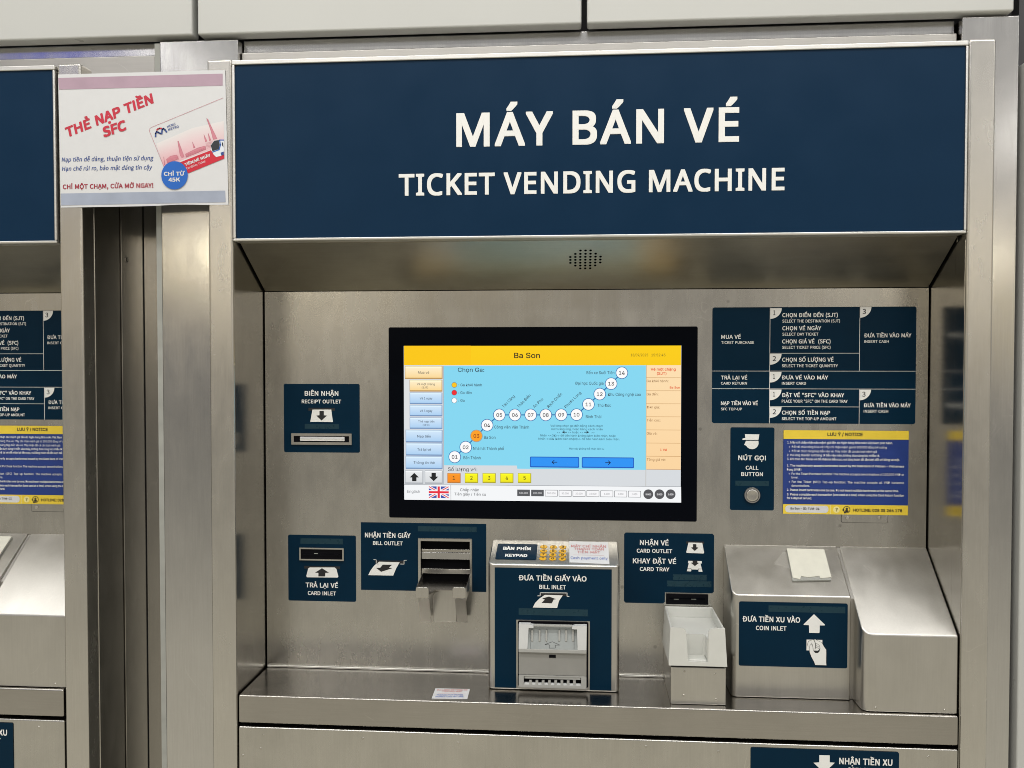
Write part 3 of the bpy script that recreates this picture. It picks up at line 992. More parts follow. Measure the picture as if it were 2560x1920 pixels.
for t, x0, x1, y, b in (('1. Máy chỉ chấp nhận các mệnh giá tiền do Ngân hàng Nhà nước Việt Nam phát hành.', 740, 1468, 1021, .022),
                        ('•  Đối với chức năng Mua vé: Máy chỉ nhận mệnh giá từ 100.000 đồng trở xuống', 752, 1425, 1051, .006),
                        ('•  Đối với chức năng Nạp tiền vào vé: Máy nhận tất cả các loại mệnh giá', 752, 1357, 1080, .006),
                        ('2. Vui lòng đưa lần lượt từng tờ tiền vào máy, không đưa cùng lúc nhiều tờ.', 738, 1377, 1108, .022),
                        ('3. Khi thao tác Trả lại vé để nhận lại tiền cọc, vui lòng hoàn tất lần lượt đối với từng vé một.', 738, 1516, 1136, .022),
                        ('1. The machine only accepts banknotes issued by the State Bank of Vietnam - Vietnamese', 738, 1546, 1181, .022), ('Dong (VND)', 737, 836, 1206, .022),
                        ('•  For the Ticket Purchase function: The machine accepts denominations of 100,000 VND or', 750, 1545, 1238, .006), ('lower.', 769, 815, 1260, .006),
                        ('•  For  the  Ticket  (SFC)  Top-up  function:  The  machine  accepts  all  VND  banknote', 750, 1545, 1294, .006), ('denominations.', 769, 895, 1317, .006),
                        ('2. Please insert banknotes one by one. Do not insert multiple banknotes at the same time.', 737, 1508, 1350, .022),
                        ('3. Please complete each transaction (one card at a time) when using the Card Return function', 737, 1545, 1381, .022), ('for a deposit refund.', 736, 909, 1403, .022)):
    mb.text(FD, t, 'Z5', x0, x1, y, W, cap=15.5, n=.0021, bold=b, res=2, font='screen')
mb.build('lettering', nt_)
mb = MB(); mb.text(FD, 'Ba Son - ID: TVM-04', 'Z5', 762, 961, 1474, 'black_print', y1=1476, cap=15, n=.0024, bold=.01, font='screen')
id04 = mb.build('machine_number', nt_)
mb = MB(); mb.text(FD, 'Ba Son - ID: TVM-03', 'Z5', 762, 961, 1474, 'black_print', y1=1476, cap=15, n=.0024, bold=.01, font='screen')
id03_me = mb.build('machine_number'); id03 = id03_me.data; bpy.data.objects.remove(id03_me)


# --- receipt outlet
def slot(parent, v, x0, y0, x1, y1, bw, name='slot_frame', pl=FD):
    r = pl.rect(v, x0, y0, x1, y1)
    ri = (r[0] + bw, r[1] + bw, r[2] - bw, r[3] - bw)
    mb = MB(); mb.plate(pl, rrect(*r, .0005, 2), .0009, .0042, 'steel_post', holes=[rrect(*ri)])
    f = mb.build(name, parent)
    mb = MB(); mb.poly(pl, rrect(*ri), .0012, 'black_plastic'); mb.build('slot', parent)
    return r, ri


rc = label(tvm, 'receipt_outlet', FD, rrect(*FD.rect('S2', 182, 103, 672, 547), .003))
mb = MB()
mb.text(FD, 'BIÊN NHẬN', 'S2', 317, 535, 180, W, cap=31, n=TN, bold=.03); mb.text(FD, 'RECEIPT OUTLET', 'S2', 298, 553, 229, W, cap=24, n=TN, bold=.03)
mb.build('lettering', rc)
mb = MB()
mb.poly(FD, rrect(*FD.rect('S2', 341, 258, 512, 277)), TN - .0002, 'black_print')
mb.poly(FD, FD.pts('S2', (367, 269), (489, 269), (500, 350), (353, 348))[::-1], TN, W)
mb.poly(FD, FD.pts('S2', (413, 278), (441, 278), (441, 306), (461, 308), (426, 340), (393, 308), (413, 306))[::-1], TN + .0003, 'black_print')
mb.build('pictogram', rc)
mb = MB(); mb.poly(FD, rrect(*FD.rect('S2', 317, 363, 538, 394)), TN - .0003, 'strip_grey'); mb.build('braille_strip', rc)
r, ri = slot(rc, 'S2', 233, 423, 623, 496, .0048)
mb = MB(); q = FD.rect('S2', 289, 445, 576, 472); mb.plate(FD, rrect(*q), .0013, .0030, 'receipt_paper')
q = FD.rect('S2', 289, 445, 576, 458); mb.plate(FD, rrect(*q), .0031, .0036, 'paper_white')
mb.build('receipt', rc)

# --- card inlet
ci = label(tvm, 'card_inlet', FD, rrect(*FD.rect('S2', 210, 1083, 648, 1510), .003))
mb = MB()
mb.text(FD, 'TRẢ LẠI VÉ', 'S2', 323, 533, 1422, W, cap=31, n=TN, bold=.03); mb.text(FD, 'CARD INLET', 'S2', 337, 520, 1471, W, cap=25, n=TN, bold=.03)
mb.build('lettering', ci)
mb = MB()
mb.poly(FD, rrect(*FD.rect('S2', 314, 1283, 546, 1301)), TN - .0002, 'black_print')
mb.poly(FD, FD.pts('S2', (350, 1291), (510, 1291), (522, 1300), (535, 1350), (529, 1357), (331, 1355), (327, 1346), (340, 1298))[::-1], TN, W)
mb.poly(FD, FD.pts('S2', (429, 1296), (474, 1325), (450, 1326), (450, 1349), (406, 1349), (406, 1326), (384, 1325))[::-1], TN + .0003, 'black_print')
mb.build('pictogram', ci)
mb = MB(); mb.poly(FD, rrect(*FD.rect('S2', 289, 1104, 564, 1140)), TN - .0003, 'strip_grey'); mb.build('braille_strip', ci)
r, ri = slot(ci, 'S2', 285, 1163, 572, 1245, .0026)
mb = MB(); mb.plate(FD, rrect(ri[0] + .003, ri[1] + .006, ri[2] - .003, ri[1] + .0085), .0013, .0028, 'black_plastic')
mb.plate(FD, rrect(ri[0] + .025, ri[1] + .0095, ri[0] + .032, ri[1] + .0105), .0013, .0024, 'seal_grey'); mb.build('slot_lip', ci)

# --- bill outlet
q = FD.rect('S2', 681, 1005, 1492, 1445)
hx0, _, hx1, hz1 = FD.rect('B1', 168, 172, 1064, 1040)
zbl = FD.uv('S2', 860, 1440)[1]
zbr = FD.uv('S2', 1450, 1450)[1]
pts = [(q[0], zbl), (hx0, zbl), (hx0, hz1), (hx1, hz1), (hx1, zbr), (q[2], zbr), (q[2], q[3]), (q[0], q[3])]
bo = label(tvm, 'bill_outlet', FD, pts)
mb = MB()
mb.text(FD, 'NHẬN TIỀN GIẤY', 'S2', 707, 1002, 1099, W, cap=31, n=TN, bold=.03); mb.text(FD, 'BILL OUTLET', 'S2', 759, 951, 1147, W, cap=25, n=TN, bold=.03)
mb.build('lettering', bo)
mb = MB()
mb.poly(FD, FD.pts('S2', (774, 1246), (966, 1248), (966, 1268), (774, 1264))[::-1], TN - .0002, 'black_print')
mb.poly(FD, FD.pts('S2', (800, 1254), (932, 1258), (908, 1300), (890, 1344), (728, 1341), (744, 1310), (768, 1278))[::-1], TN, W)
mb.poly(FD, FD.pts('S2', (822, 1273), (882, 1274), (862, 1293), (884, 1296), (812, 1319), (780, 1294), (806, 1294))[::-1], TN + .0003, 'black_print')
mb.line(FD, FD.pts('S2', (763, 1241), (780, 1242), (780, 1268), (794, 1269)), .0009, TN, W)
mb.line(FD, FD.pts('S2', (976, 1245), (960, 1245), (960, 1270), (934, 1269)), .0009, TN, W)
mb.build('pictogram', bo)
mb = MB(); mb.poly(FD, rrect(*FD.rect('S2', 1050, 1026, 1430, 1060)), TN - .0003, 'strip_grey'); mb.build('braille_strip', bo)
# opening frame (top and sides)
mb = MB()
o0_, o1_, i0_, i1_ = hx0 + .0006, hx1 - .0006, hb[0], hb[2]
zlow = FD.uv('B1', 200, 900)[1]
mb.plate(FD, [(o0_, zlow - .004), (i0_, zlow - .004), (i0_, hb[3]), (i1_, hb[3]), (i1_, zbr), (o1_, zbr), (o1_, hz1 - .0006), (o0_, hz1 - .0006)], .0001, .0034, 'steel_post')
mb.build('opening_frame', bo)
# dark pocket behind the opening with steel guide bars
pk = YP(D)
y1_ = D + .05
mb = MB()
e = .0004
mb.box(hb[0] - .002, hb[0] - e, D - .0028, y1_, hb[1], hb[3], 'gap_black'); mb.box(hb[2] + e, hb[2] + .002, D - .0028, y1_, hb[1], hb[3], 'gap_black')
mb.box(hb[0], hb[2], D - .0028, y1_, hb[3] + e, hb[3] + .002, 'gap_black'); mb.box(hb[0] - .002, hb[2] + .002, y1_, y1_ + .002, hb[1], hb[3] + .002, 'gap_black')
mb.build('pocket', bo)
mb = MB()
PB = YP(D + .003)
for ya, yb, m_ in ((405, 516, 'steel_bright'), (676, 755, 'steel_post'), (352, 398, 'steel_side')):
    a = PB.uv('B1', 420, ya)[1]; b = PB.uv('B1', 420, yb)[1]
    mb.box(hb[0] + .0006, hb[2] - .0006, D + .003, D + .012, b, a, m_)
mb.build('guide_bar', bo, bevel=.0006)
# the tray: floor, side cheeks, front tabs, slanted legs and centre plate
TY = YP(.05); CYP = YP(.122)
tf = []
ta = TY.uv('B1', 345, 1000)
zf = YP(.09).uv('B1', 700, 1010)[1] - .001
mb = MB()
lx = TY.uv('B1', 133, 1000)[0]; rx = TY.uv('B1', 957, 1000)[0]
flz = 1.0022
fp = [(lx + .001, .052), (TY.uv('B1', 345, 1000)[0], .052), (TY.uv('B1', 345, 1000)[0] + .008, .081), (TY.uv('B1', 735, 1000)[0] - .004, .081), (TY.uv('B1', 735, 1000)[0], .052),
      (rx - .001, .052), (hb[2] - .001, D + .045), (hb[0] + .001, D + .045)]
PF = Plane((0, 0, flz + .008), (1, 0, 0), (0, 1, 0))
mb.plate(PF, fp, -.0015, 0, 'steel_shelf')
for (xa, xb) in ((lx, hb[0] + .001), (rx, hb[2] - .001)):
    s2 = .0012
    mb.mesh([(xa, .05, flz - .002), (xb, D + .012, flz), (xb, D + .012, flz + .022), (xa, .05, TY.uv('B1', 200, 985)[1]),
             (xa + s2, .05, flz - .002), (xb + s2, D + .012, flz), (xb + s2, D + .012, flz + .022), (xa + s2, .05, TY.uv('B1', 200, 985)[1])],
            [(0, 1, 2, 3), (7, 6, 5, 4), (0, 4, 5, 1), (3, 2, 6, 7), (0, 3, 7, 4), (1, 5, 6, 2)], 'steel_post')
mb.build('tray_floor', bo)
for xs in ((130, 345, 168, 348, 216, 392), (738, 958, 772, 957, 818, 990)):
    mb = MB()
    a = TY.rect('B1', xs[0], 981, xs[1], 1166)
    mb.plate(TY, rrect(a[0], a[1], a[2], a[3], .004), 0, .0018, 'steel_post')
    b = CYP.rect('B1', xs[4], 1540, xs[5], 1565)
    top = TY.rect('B1', xs[2], 1166, xs[3], 1180)
    t3 = [(top[0], .0495, a[1] + .0006), (top[2], .0495, a[1] + .0006)]
    b3 = [(b[0], .121, b[1]), (b[2], .121, b[1])]
    th_ = Vector((0, .0012, .0012))
    vs = [Vector(t3[0]), Vector(t3[1]), Vector(b3[1]), Vector(b3[0])]
    vs = vs + [p + th_ for p in vs]
    mb.mesh(vs, [(0, 3, 2, 1), (4, 5, 6, 7), (0, 1, 5, 4), (1, 2, 6, 5), (2, 3, 7, 6), (3, 0, 4, 7)], 'steel_box')
    mb.build('tray_tab', bo, bevel=.0006, seg=2)
mb = MB()
cp = CYP.rect('B1', 412, 1030, 805, 1560)
cpp = [(cp[0], cp[1]), (cp[2], cp[1]), (cp[2], cp[3] - .004), (cp[2] - .006, cp[3]), (cp[0] + .014, cp[3]), (cp[0] + .005, cp[3] - .004), (cp[0], cp[3] - .012)]
mb.plate(CYP, cpp, -.018, 0, 'steel_box')
mb.build('tray_plate', bo, bevel=.0012)

# --- bill inlet housing
BY = .059
BH = YP(BY)
ZBF = 1.0633


def housing(mb, x0, x1, yf, zf, zb, rl, rr, mat):
    """box with a sloping lid; rl, rr = radius of its left and right front edges"""
    yb, z0 = D - .0004, ZS + .0006
    plan = [(x1, yb), (x0, yb)]
    for r, cx, a0 in ((rl, x0 + rl, 180), (rr, x1 - rr, 270)):
        if r > 0:
            plan += [(cx + r * math.cos(math.radians(a0 + 90 * i / 7)), yf + r + r * math.sin(math.radians(a0 + 90 * i / 7))) for i in range(8)]
        else:
            plan.append((cx, yf))
    k = len(plan)
    zt = lambda y: zf + (y - yf) * (zb - zf) / (yb - yf)
    vs = [(x, y, z0) for x, y in plan] + [(x, y, zt(y)) for x, y in plan]
    mb.mesh(vs, [tuple(range(k - 1, -1, -1)), tuple(range(k, 2 * k))] + [(i, (i + 1) % k, k + (i + 1) % k, k + i) for i in range(k)], mat)


mb = MB(); housing(mb, -.1720, .0562, BY, ZBF, 1.0887, .009, .009, 'steel_box')
bh = mb.build('bill_inlet_housing', tvm, bevel=.003, seg=4)
bp_ = BH.rect('S3', 175, 372, 1072, 1302)
vo = BH.rect('S3', 340, 771, 905, 1300)
zlo = bp_[1] + .0012
pts = [(bp_[0], zlo), (vo[0], zlo), (vo[0], vo[3]), (vo[2], vo[3]), (vo[2], zlo), (bp_[2], zlo), (bp_[2], bp_[3]), (bp_[0], bp_[3])]
bl = label(bh, 'bill_inlet_label', BH, pts)
mb = MB()
mb.text(BH, 'ĐƯA TIỀN GIẤY VÀO', 'S3', 359, 880, 463, W, y1=470, cap=40, n=TN, bold=.03)
mb.text(BH, 'BILL INLET', 'S3', 517, 721, 528, W, y1=532, cap=32, n=TN, bold=.03)
mb.poly(BH, BH.pts('S3', (525, 560), (735, 562), (735, 584), (525, 580))[::-1], TN - .0002, 'black_print')
mb.line(BH, BH.pts('S3', (505, 581), (524, 581), (524, 557), (730, 559), (730, 586), (746, 587)), .0011, TN, W)
mb.poly(BH, BH.pts('S3', (560, 573), (697, 577), (668, 620), (654, 674), (467, 670), (486, 634), (520, 600))[::-1], TN + .0002, W)
mb.poly(BH, BH.pts('S3', (592, 586), (647, 606), (627, 609), (613, 638), (535, 634), (560, 609), (540, 600))[::-1], TN + .0004, 'black_print')
lt = mb.build('lettering', bh)
mb = MB(); mb.poly(BH, rrect(*BH.rect('S3', 359, 681, 890, 733)), TN - .0003, 'strip_grey'); mb.build('braille_strip', bh)
# bill acceptor
ac = empty('bill_acceptor', (0, 0, 0)); ac.parent = tvm
g = BH.rect('B2', 110, 250, 1440, 1480)
mb = MB(); mb.plate(BH, rrect(*g, .003), .0002, .0022, 'black_plastic'); mb.build('gasket', ac)


def vr(x0, y0, x1, y1):
    return BH.rect('B2', x0, y0, x1, y1)


q = vr(132, 808, 1404, 1236); mb = MB(); mb.plate(BH, rrect(*q), .0023, .0085, 'validator_grey')
mb.build('front_cover', ac, bevel=.0008, seg=2)
mb = MB()
mb.plate(BH, rrect(*vr(702, 852, 828, 906)), .0086, .0092, 'black_plastic'); mb.build('sensor_window', ac)
mb = MB()
lo = vr(134, 1240, 1402, 1470); sl_ = vr(228, 1262, 1302, 1420)
mb.plate(BH, rrect(*lo, .0015), .0023, .0095, 'validator_light', holes=[rrect(*sl_)])
mb.poly(BH, rrect(*sl_), .0026, 'gap_black')
mb.plate(BH, rrect(*vr(240, 1258, 1290, 1310)), .0027, .0085, 'validator_light')
lip = vr(236, 1392, 1296, 1424)
mb.plate(BH, rrect(*lip), .0027, .0080, 'validator_white')
for k in range(8):
    x = 330 + k * 117.5
    t_ = vr(x, 1336, x + 50, 1420); mb.plate(BH, rrect(*t_), .0028, .0088, 'validator_light')
mb.build('bill_return_slot', ac, bevel=.0004, seg=2)
mb = MB()
mb.plate(BH, rrect(*vr(132, 735, 1404, 804), .001), .0023, .0135, 'validator_light'); mb.build('lip', ac, bevel=.0012, seg=3)
for pts in (((138, 262), (352, 266), (374, 285), (412, 288), (412, 330), (320, 334), (300, 722), (134, 722)),
            ((1168, 306), (1190, 296), (1408, 296), (1402, 750), (1238, 746), (1226, 360), (1134, 356), (1134, 312))):
    mb = MB(); mb.plate(BH, BH.pts('B2', *pts)[::-1], .0023, .0135, 'validator_white'); mb.build('cheek', ac, bevel=.0010, seg=3)
th = vr(304, 330, 1240, 734)
mb = MB()
mb.mesh([BH.p3((th[0], th[1]), .0128), BH.p3((th[2], th[1]), .0128), BH.p3((th[2], th[3]), .0026), BH.p3((th[0], th[3]), .0026)], [(0, 1, 2, 3)], 'validator_pale')
for x in (385, 525, 652, 895, 1022, 1150):
    a = vr(x - 18, 390, x + 18, 600)
    n0 = .0026 + (.0128 - .0026) * (th[3] - a[1]) / (th[3] - th[1]); n1 = .0026 + (.0128 - .0026) * (th[3] - a[3]) / (th[3] - th[1])
    P = [BH.p3((a[0], a[1]), n0), BH.p3((a[2], a[1]), n0), BH.p3((a[2], a[3]), n1), BH.p3((a[0], a[3]), n1)]
    Q = [BH.p3((a[0] + .0003, a[1] + .001), n0 + .0012), BH.p3((a[2] - .0003, a[1] + .001), n0 + .0012), BH.p3((a[2] - .0003, a[3]), n1 + .004), BH.p3((a[0] + .0003, a[3]), n1 + .004)]
    mb.mesh(P + Q, [(4, 5, 6, 7), (0, 1, 5, 4), (1, 2, 6, 5), (2, 3, 7, 6), (3, 0, 4, 7)], 'validator_light')
for x in (360, 1172):
    a = vr(x - 3, 400, x + 3, 734)
    mb.face([BH.p3((a[0], a[1]), .0131), BH.p3((a[2], a[1]), .0131), BH.p3((a[2], a[3]), .0050), BH.p3((a[0], a[3]), .0050)], 'train_dark')


def thn(v_):
    return .0026 + (.0128 - .0026) * (th[3] - v_) / (th[3] - th[1]) + .0003


ar = BH.pts('B2', (765, 602), (902, 660), (820, 662), (820, 712), (708, 712), (708, 655), (626, 650))
for i in range(len(ar)):
    a, b = ar[i], ar[(i + 1) % len(ar)]
    d = Vector((b[0] - a[0], b[1] - a[1])).normalized(); w = Vector((-d.y, d.x)) * .0003
    mb.face([BH.p3((a[0] - w.x, a[1] - w.y), thn(a[1])), BH.p3((b[0] - w.x, b[1] - w.y), thn(b[1])), BH.p3((b[0] + w.x, b[1] + w.y), thn(b[1])), BH.p3((a[0] + w.x, a[1] + w.y), thn(a[1]))], 'black_print')
mb.build('throat', ac)
mb = MB(); mb.plate(BH, rrect(*vr(414, 282, 1132, 318)), .0060, .0120, 'validator_light'); mb.build('roller_bar', ac, bevel=.0008)

# keypad on the sloped top
KP = Plane((0, BY, ZBF), (1, 0, 0), (0, D - BY, 1.0887 - ZBF))
kq = KP.rect('S3', 188, 187, 499, 304)
kl = label(bh, 'keypad_label', KP, rrect(kq[0], kq[1], kq[2], kq[3], .003))
mb = MB()
mb.text(KP, 'BÀN PHÍM', 'S3', 237, 452, 234, W, y1=238, cap=24, n=TN, bold=.05); mb.text(KP, 'KEYPAD', 'S3', 253, 424, 287, W, y1=289, cap=22, n=TN, bold=.05)
mb.build('keypad_lettering', bh)
kp = empty('keypad', (0, 0, 0)); kp.parent = tvm
kx = ((551, 625, 698), (550, 623, 696), (547, 620, 695), (544, 619, 694)); ky = (207, 239, 268, 298)
kt = ('1', '2', '3', '4', '5', '6', '7', '8', '9', '*', '0', '#')
for r_ in range(4):
    for c_ in range(3):
        x, y = kx[r_][c_], ky[r_] + c_ * 1.5
        c = KP.uv('S3', x, y); ru = (KP.uv('S3', x + 28, y)[0] - KP.uv('S3', x - 28, y)[0]) / 2; rv = (KP.uv('S3', x, y - 12.5)[1] - KP.uv('S3', x, y + 12.5)[1]) / 2
        mb = MB()
        n_k = 24
        rings = [[KP.p3((c[0] + ru * s2 * math.cos(2 * math.pi * i / n_k), c[1] + rv * s2 * math.sin(2 * math.pi * i / n_k)), hgt) for i in range(n_k)] for s2, hgt in ((1, .0002), (1, .0006), (.93, .0010), (.8, .0012))]
        vs = [p for rg in rings for p in rg]; fs = []
        for a in range(3):
            for i in range(n_k):
                j = (i + 1) % n_k; fs.append((a * n_k + i, a * n_k + j, (a + 1) * n_k + j, (a + 1) * n_k + i))
        fs.append(tuple(3 * n_k + i for i in range(n_k)))
        mb.mesh(vs, fs, 'key_yellow')
        t = kt[r_ * 3 + c_]
        hw = 7 if t == '1' else 11
        mb.text(KP, t, 'S3', x - hw, x + hw, y + 8, 'text_brown', cap=16 if t != '*' else 14, n=.0014, bold=.02)
        mb.build('key', kp)

# --- card outlet label
q = FD.rect('S3', 1168, 101, 1858, 560)
zl0 = FD.uv('S3', 1320, 637)[1]; xn = FD.uv('S3', 1481, 600)[0]; zr0 = FD.uv('S3', 1670, 559)[1]
rr_ = .003
cl = label(tvm, 'card_outlet', FD, [(q[0] + rr_, zl0), (xn - rr_, zl0), (xn, zl0 + rr_), (xn, zr0), (q[2] - rr_, zr0), (q[2], zr0 + rr_), (q[2], q[3] - rr_), (q[2] - rr_, q[3]), (q[0] + rr_, q[3]), (q[0], q[3] - rr_), (q[0], zl0 + rr_)])
mb = MB()
for t, x0, x1, y, yb, c in (('NHẬN VÉ', 1289, 1510, 192, 194, 39), ('CARD OUTLET', 1265, 1537, 250, 253, 30), ('KHAY ĐẶT VÉ', 1235, 1568, 332, 336, 39), ('CARD TRAY', 1288, 1515, 390, 393, 30)):
    mb.text(FD, t, 'S3', x0, x1, y, W, y1=yb, cap=c, n=TN, bold=.03)
mb.build('lettering', cl)
mb = MB()
mb.poly(FD, rrect(*FD.rect('S3', 1645, 164, 1782, 182)), TN - .0002, 'black_print')
mb.poly(FD, FD.pts('S3', (1662, 172), (1768, 174), (1782, 252), (1776, 256), (1650, 252), (1645, 246))[::-1], TN, W)
mb.poly(FD, FD.pts('S3', (1697, 184), (1722, 184), (1722, 208), (1738, 210), (1710, 236), (1682, 210), (1697, 208))[::-1], TN + .0003, 'black_print')
mb.poly(FD, FD.pts('S3', (1660, 312), (1764, 314), (1764, 332), (1754, 334), (1770, 396), (1740, 396), (1738, 380), (1684, 378), (1682, 394), (1650, 392), (1664, 332), (1660, 330))[::-1], TN, W)
mb.poly(FD, FD.pts('S3', (1694, 310), (1730, 310), (1730, 326), (1742, 328), (1711, 352), (1680, 326), (1694, 326))[::-1], TN + .0003, 'black_print')
mb.line(FD, FD.pts('S3', (1684, 378), (1682, 372), (1650, 372)), .0006, TN + .0003, 'black_print'); mb.line(FD, FD.pts('S3', (1738, 380), (1738, 374), (1768, 374)), .0006, TN + .0003, 'black_print')
mb.build('pictogram', cl)
mb = MB()
mb.poly(FD, rrect(*FD.rect('S3', 1543, 418, 1802, 462)), TN - .0003, 'strip_grey'); mb.poly(FD, rrect(*FD.rect('S3', 1498, 467, 1838, 512)), TN - .0003, 'strip_grey')
mb.build('braille_strip', cl)
q = FD.rect('S3', 1490, 567, 1813, 646)
mb = MB(); mb.plate(FD, rrect(*q, .0012), .0001, .0022, 'black_plastic')
mid_ = (q[1] + q[3]) / 2
mb.plate(FD, rrect(q[0] + .006, mid_ + .0005, q[2] - .006, mid_ + .0022), .0023, .0042, 'black_glass')
for x in (1567, 1700):
    c = FD.uv('S3', x, 603); mb.poly(FD, rrect(c[0] - .0045, c[1] - .0004, c[0] + .0045, c[1] + .0004), .0046, 'seal_grey')
mb.build('card_slot', cl)

# --- card tray on its steel bracket
mb = MB(); mb.box(.1392, .2303, .016, D - .0006, ZS + .0006, .9055, 'steel_box')
tb = mb.build('tray_bracket', tvm, bevel=.0015)
BR = YP(.016)
for x, y in ((1632, 1163), (1866, 1182), (1626, 1347), (1874, 1380)):
    mb = MB(); c = BR.uv('S3', x, y); dome(mb, BR, c, [(.0017, .0002), (.0014, .0005), (.0007, .0006)], 'steel_side', 14)
    mb.build('weld_stud', tb)
TF = YP(.010)
fr = TF.rect('B3', 255, 742, 1320, 1470)
ft0 = TF.uv('B3', 272, 745); ft1 = TF.uv('B3', 1300, 760); fb0 = TF.uv('B3', 240, 1460); fb1 = TF.uv('B3', 1343, 1488)
ztop = (ft0[1] + ft1[1]) / 2; zbot = (fb0[1] + fb1[1]) / 2
n0 = TF.uv('B3', 575, 800); n1 = TF.uv('B3', 985, 800); nb0 = TF.uv('B3', 605, 1395); nb1 = TF.uv('B3', 985, 1400)
znb = (nb0[1] + nb1[1]) / 2
r_ = .006
left = [(fb0[0], zbot), (fb1[0], zbot), (ft1[0], ztop), (n1[0] + r_ * 1.6, ztop), (n1[0] + r_ * .6, ztop - r_ * .3), (n1[0] + r_ * .1, ztop - r_), (nb1[0], znb), (nb0[0], znb),
        (n0[0] - r_ * .1, ztop - r_), (n0[0] - r_ * .6, ztop - r_ * .3), (n0[0] - r_ * 1.6, ztop), (ft0[0], ztop)]
mb = MB()
mb.plate(TF, left, -.0035, 0, 'plastic_white')
# tapered side walls, back wall, floor with a finger channel
yb_ = D - .0015
bt0, bt1 = .1408, .2265
for sgn in (0, 1):
    t_ = .0035
    def X(xf):
        return xf + (t_ if sgn == 0 else -t_)
    xf_t, xf_b = (ft0[0], fb0[0]) if sgn == 0 else (ft1[0], fb1[0])
    xb_t, xb_b = (bt0, .1365) if sgn == 0 else (bt1, .2300)
    yf = .0136
    o_ = [(xf_b, yf, zbot + .0004), (xb_b, yb_, zbot - .003), (xb_t, yb_, ztop - .0004), (xf_t, yf, ztop - .0004)]
    i_ = [(X(p[0]), p[1], p[2]) for p in o_]
    vs = o_ + i_
    fs = [(0, 3, 2, 1), (4, 5, 6, 7), (0, 1, 5, 4), (1, 2, 6, 5), (2, 3, 7, 6), (3, 0, 4, 7)]
    if sgn == 0:
        fs = [f[::-1] for f in fs]
    mb.mesh(vs, fs, 'plastic_white')
mb.box(.1402, .2268, yb_ - .004, yb_ - .0003, zbot - .002, ztop - .0006, 'plastic_white')
# floor slabs either side of the finger channel, and behind it
xa, xb2 = n0[0] + .001, n1[0] - .001
zf_, ych = .9543, .0403
PT = Plane((0, 0, zf_), (1, 0, 0), (0, 1, 0))
mb.plate(PT, [(.1405, .0138), (xa, .0138), (xa, ych - .004), (xa + .004, ych), (xb2 - .004, ych), (xb2, ych - .004), (xb2, .0138), (.2270, .0138), (.2262, yb_ - .0045), (.1410, yb_ - .0045)], -.040, 0, 'plastic_white')
mb.box(xa + .0002, xb2 - .0002, .0138, ych - .0003, zbot + .001, .9195, 'plastic_white')
mb.build('card_tray', tvm, bevel=.0022, seg=4)

# --- coin inlet housing and the plain box beside it
CY = .055
CH = YP(CY)
mb = MB(); housing(mb, .2460, .4436, CY, 1.0182, 1.087, .011, .0, 'steel_box')
ch = mb.build('coin_inlet_housing', tvm, bevel=.0022, seg=4)
cq = CH.rect('Z6', 800, 521, 1425, 892)
lab = label(ch, 'coin_inlet_label', CH, rrect(*cq, .003))
mb = MB()
mb.text(CH, 'ĐƯA TIỀN XU VÀO', 'Z6', 820, 1152, 630, W, y1=636, cap=31, n=TN, bold=.03); mb.text(CH, 'COIN INLET', 'Z6', 897, 1073, 679, W, y1=682, cap=25, n=TN, bold=.03)
mb.build('lettering', ch)
mb = MB()
mb.poly(CH, CH.pts('B4', (912, 304), (1152, 535), (1145, 550), (1038, 550), (1032, 708), (1022, 716), (808, 712), (800, 545), (690, 540), (684, 526))[::-1], TN, W)
mb.poly(CH, CH.pts('B4', (750, 858), (1095, 866), (1095, 1000), (1000, 1100), (748, 1094))[::-1], TN, W)
hand = [(925, 840), (985, 876), (1085, 925), (1130, 1010), (1180, 1080), (1178, 1360), (1184, 1420), (935, 1412), (912, 1345), (850, 1230), (815, 1130), (808, 1050), (822, 985),
        (850, 950), (885, 990), (888, 1060), (905, 1110), (940, 1145), (985, 1148), (1025, 1120), (1045, 1050), (1030, 985), (985, 950), (940, 935), (915, 880)]
mb.poly(CH, CH.pts('B4', *hand)[::-1], TN + .0003, W)
mb.line(CH, CH.pts('B4', *hand), .00035, TN + .0005, 'black_print', closed=True)
mb.line(CH, CH.pts('B4', *[(855 + 85 * math.cos(t), 960 + 90 * math.sin(t)) for t in [math.radians(k) for k in range(150, 285, 15)]]), .00045, TN + .0006, 'black_print')
mb.poly(CH, CH.pts('B4', (862, 862), (890, 856), (930, 900), (945, 990), (935, 1052), (892, 1058), (880, 985), (858, 920))[::-1], TN + .0005, W)
mb.line(CH, CH.pts('B4', (905, 862), (932, 912), (946, 990), (935, 1056)), .0009, TN + .0007, 'black_print')
mb.line(CH, CH.pts('B4', (858, 930), (880, 985), (892, 1060)), .0005, TN + .0007, 'black_print')
mb.poly(CH, CH.pts('B4', (900, 1102), (1030, 1106), (1008, 1138), (975, 1150), (935, 1142))[::-1], TN + .0006, 'black_print')
mb.line(CH, CH.pts('B4', (955, 985), (1028, 1020)), .0004, TN + .0007, 'black_print'); mb.line(CH, CH.pts('B4', (950, 1020), (1035, 1058)), .0004, TN + .0007, 'black_print')
mb.build('pictogram', ch)
mb = MB(); mb.poly(CH, rrect(*CH.rect('Z6', 970, 541, 1412, 578)), TN - .0003, 'strip_grey'); mb.build('braille_strip', ch)
mb = MB(); housing(mb, .4485, .5988, .0068, .9704, 1.087, .014, .0, 'steel_box')
sb = mb.build('side_housing', tvm, bevel=.0025, seg=4)
mb = MB(); housing(mb, .4438, .4506, CY + .004, 1.0182 - .003, 1.087 - .003, 0, 0, 'steel_rail'); mb.build('joint_strip', sb)
SHP = YP(.0068)
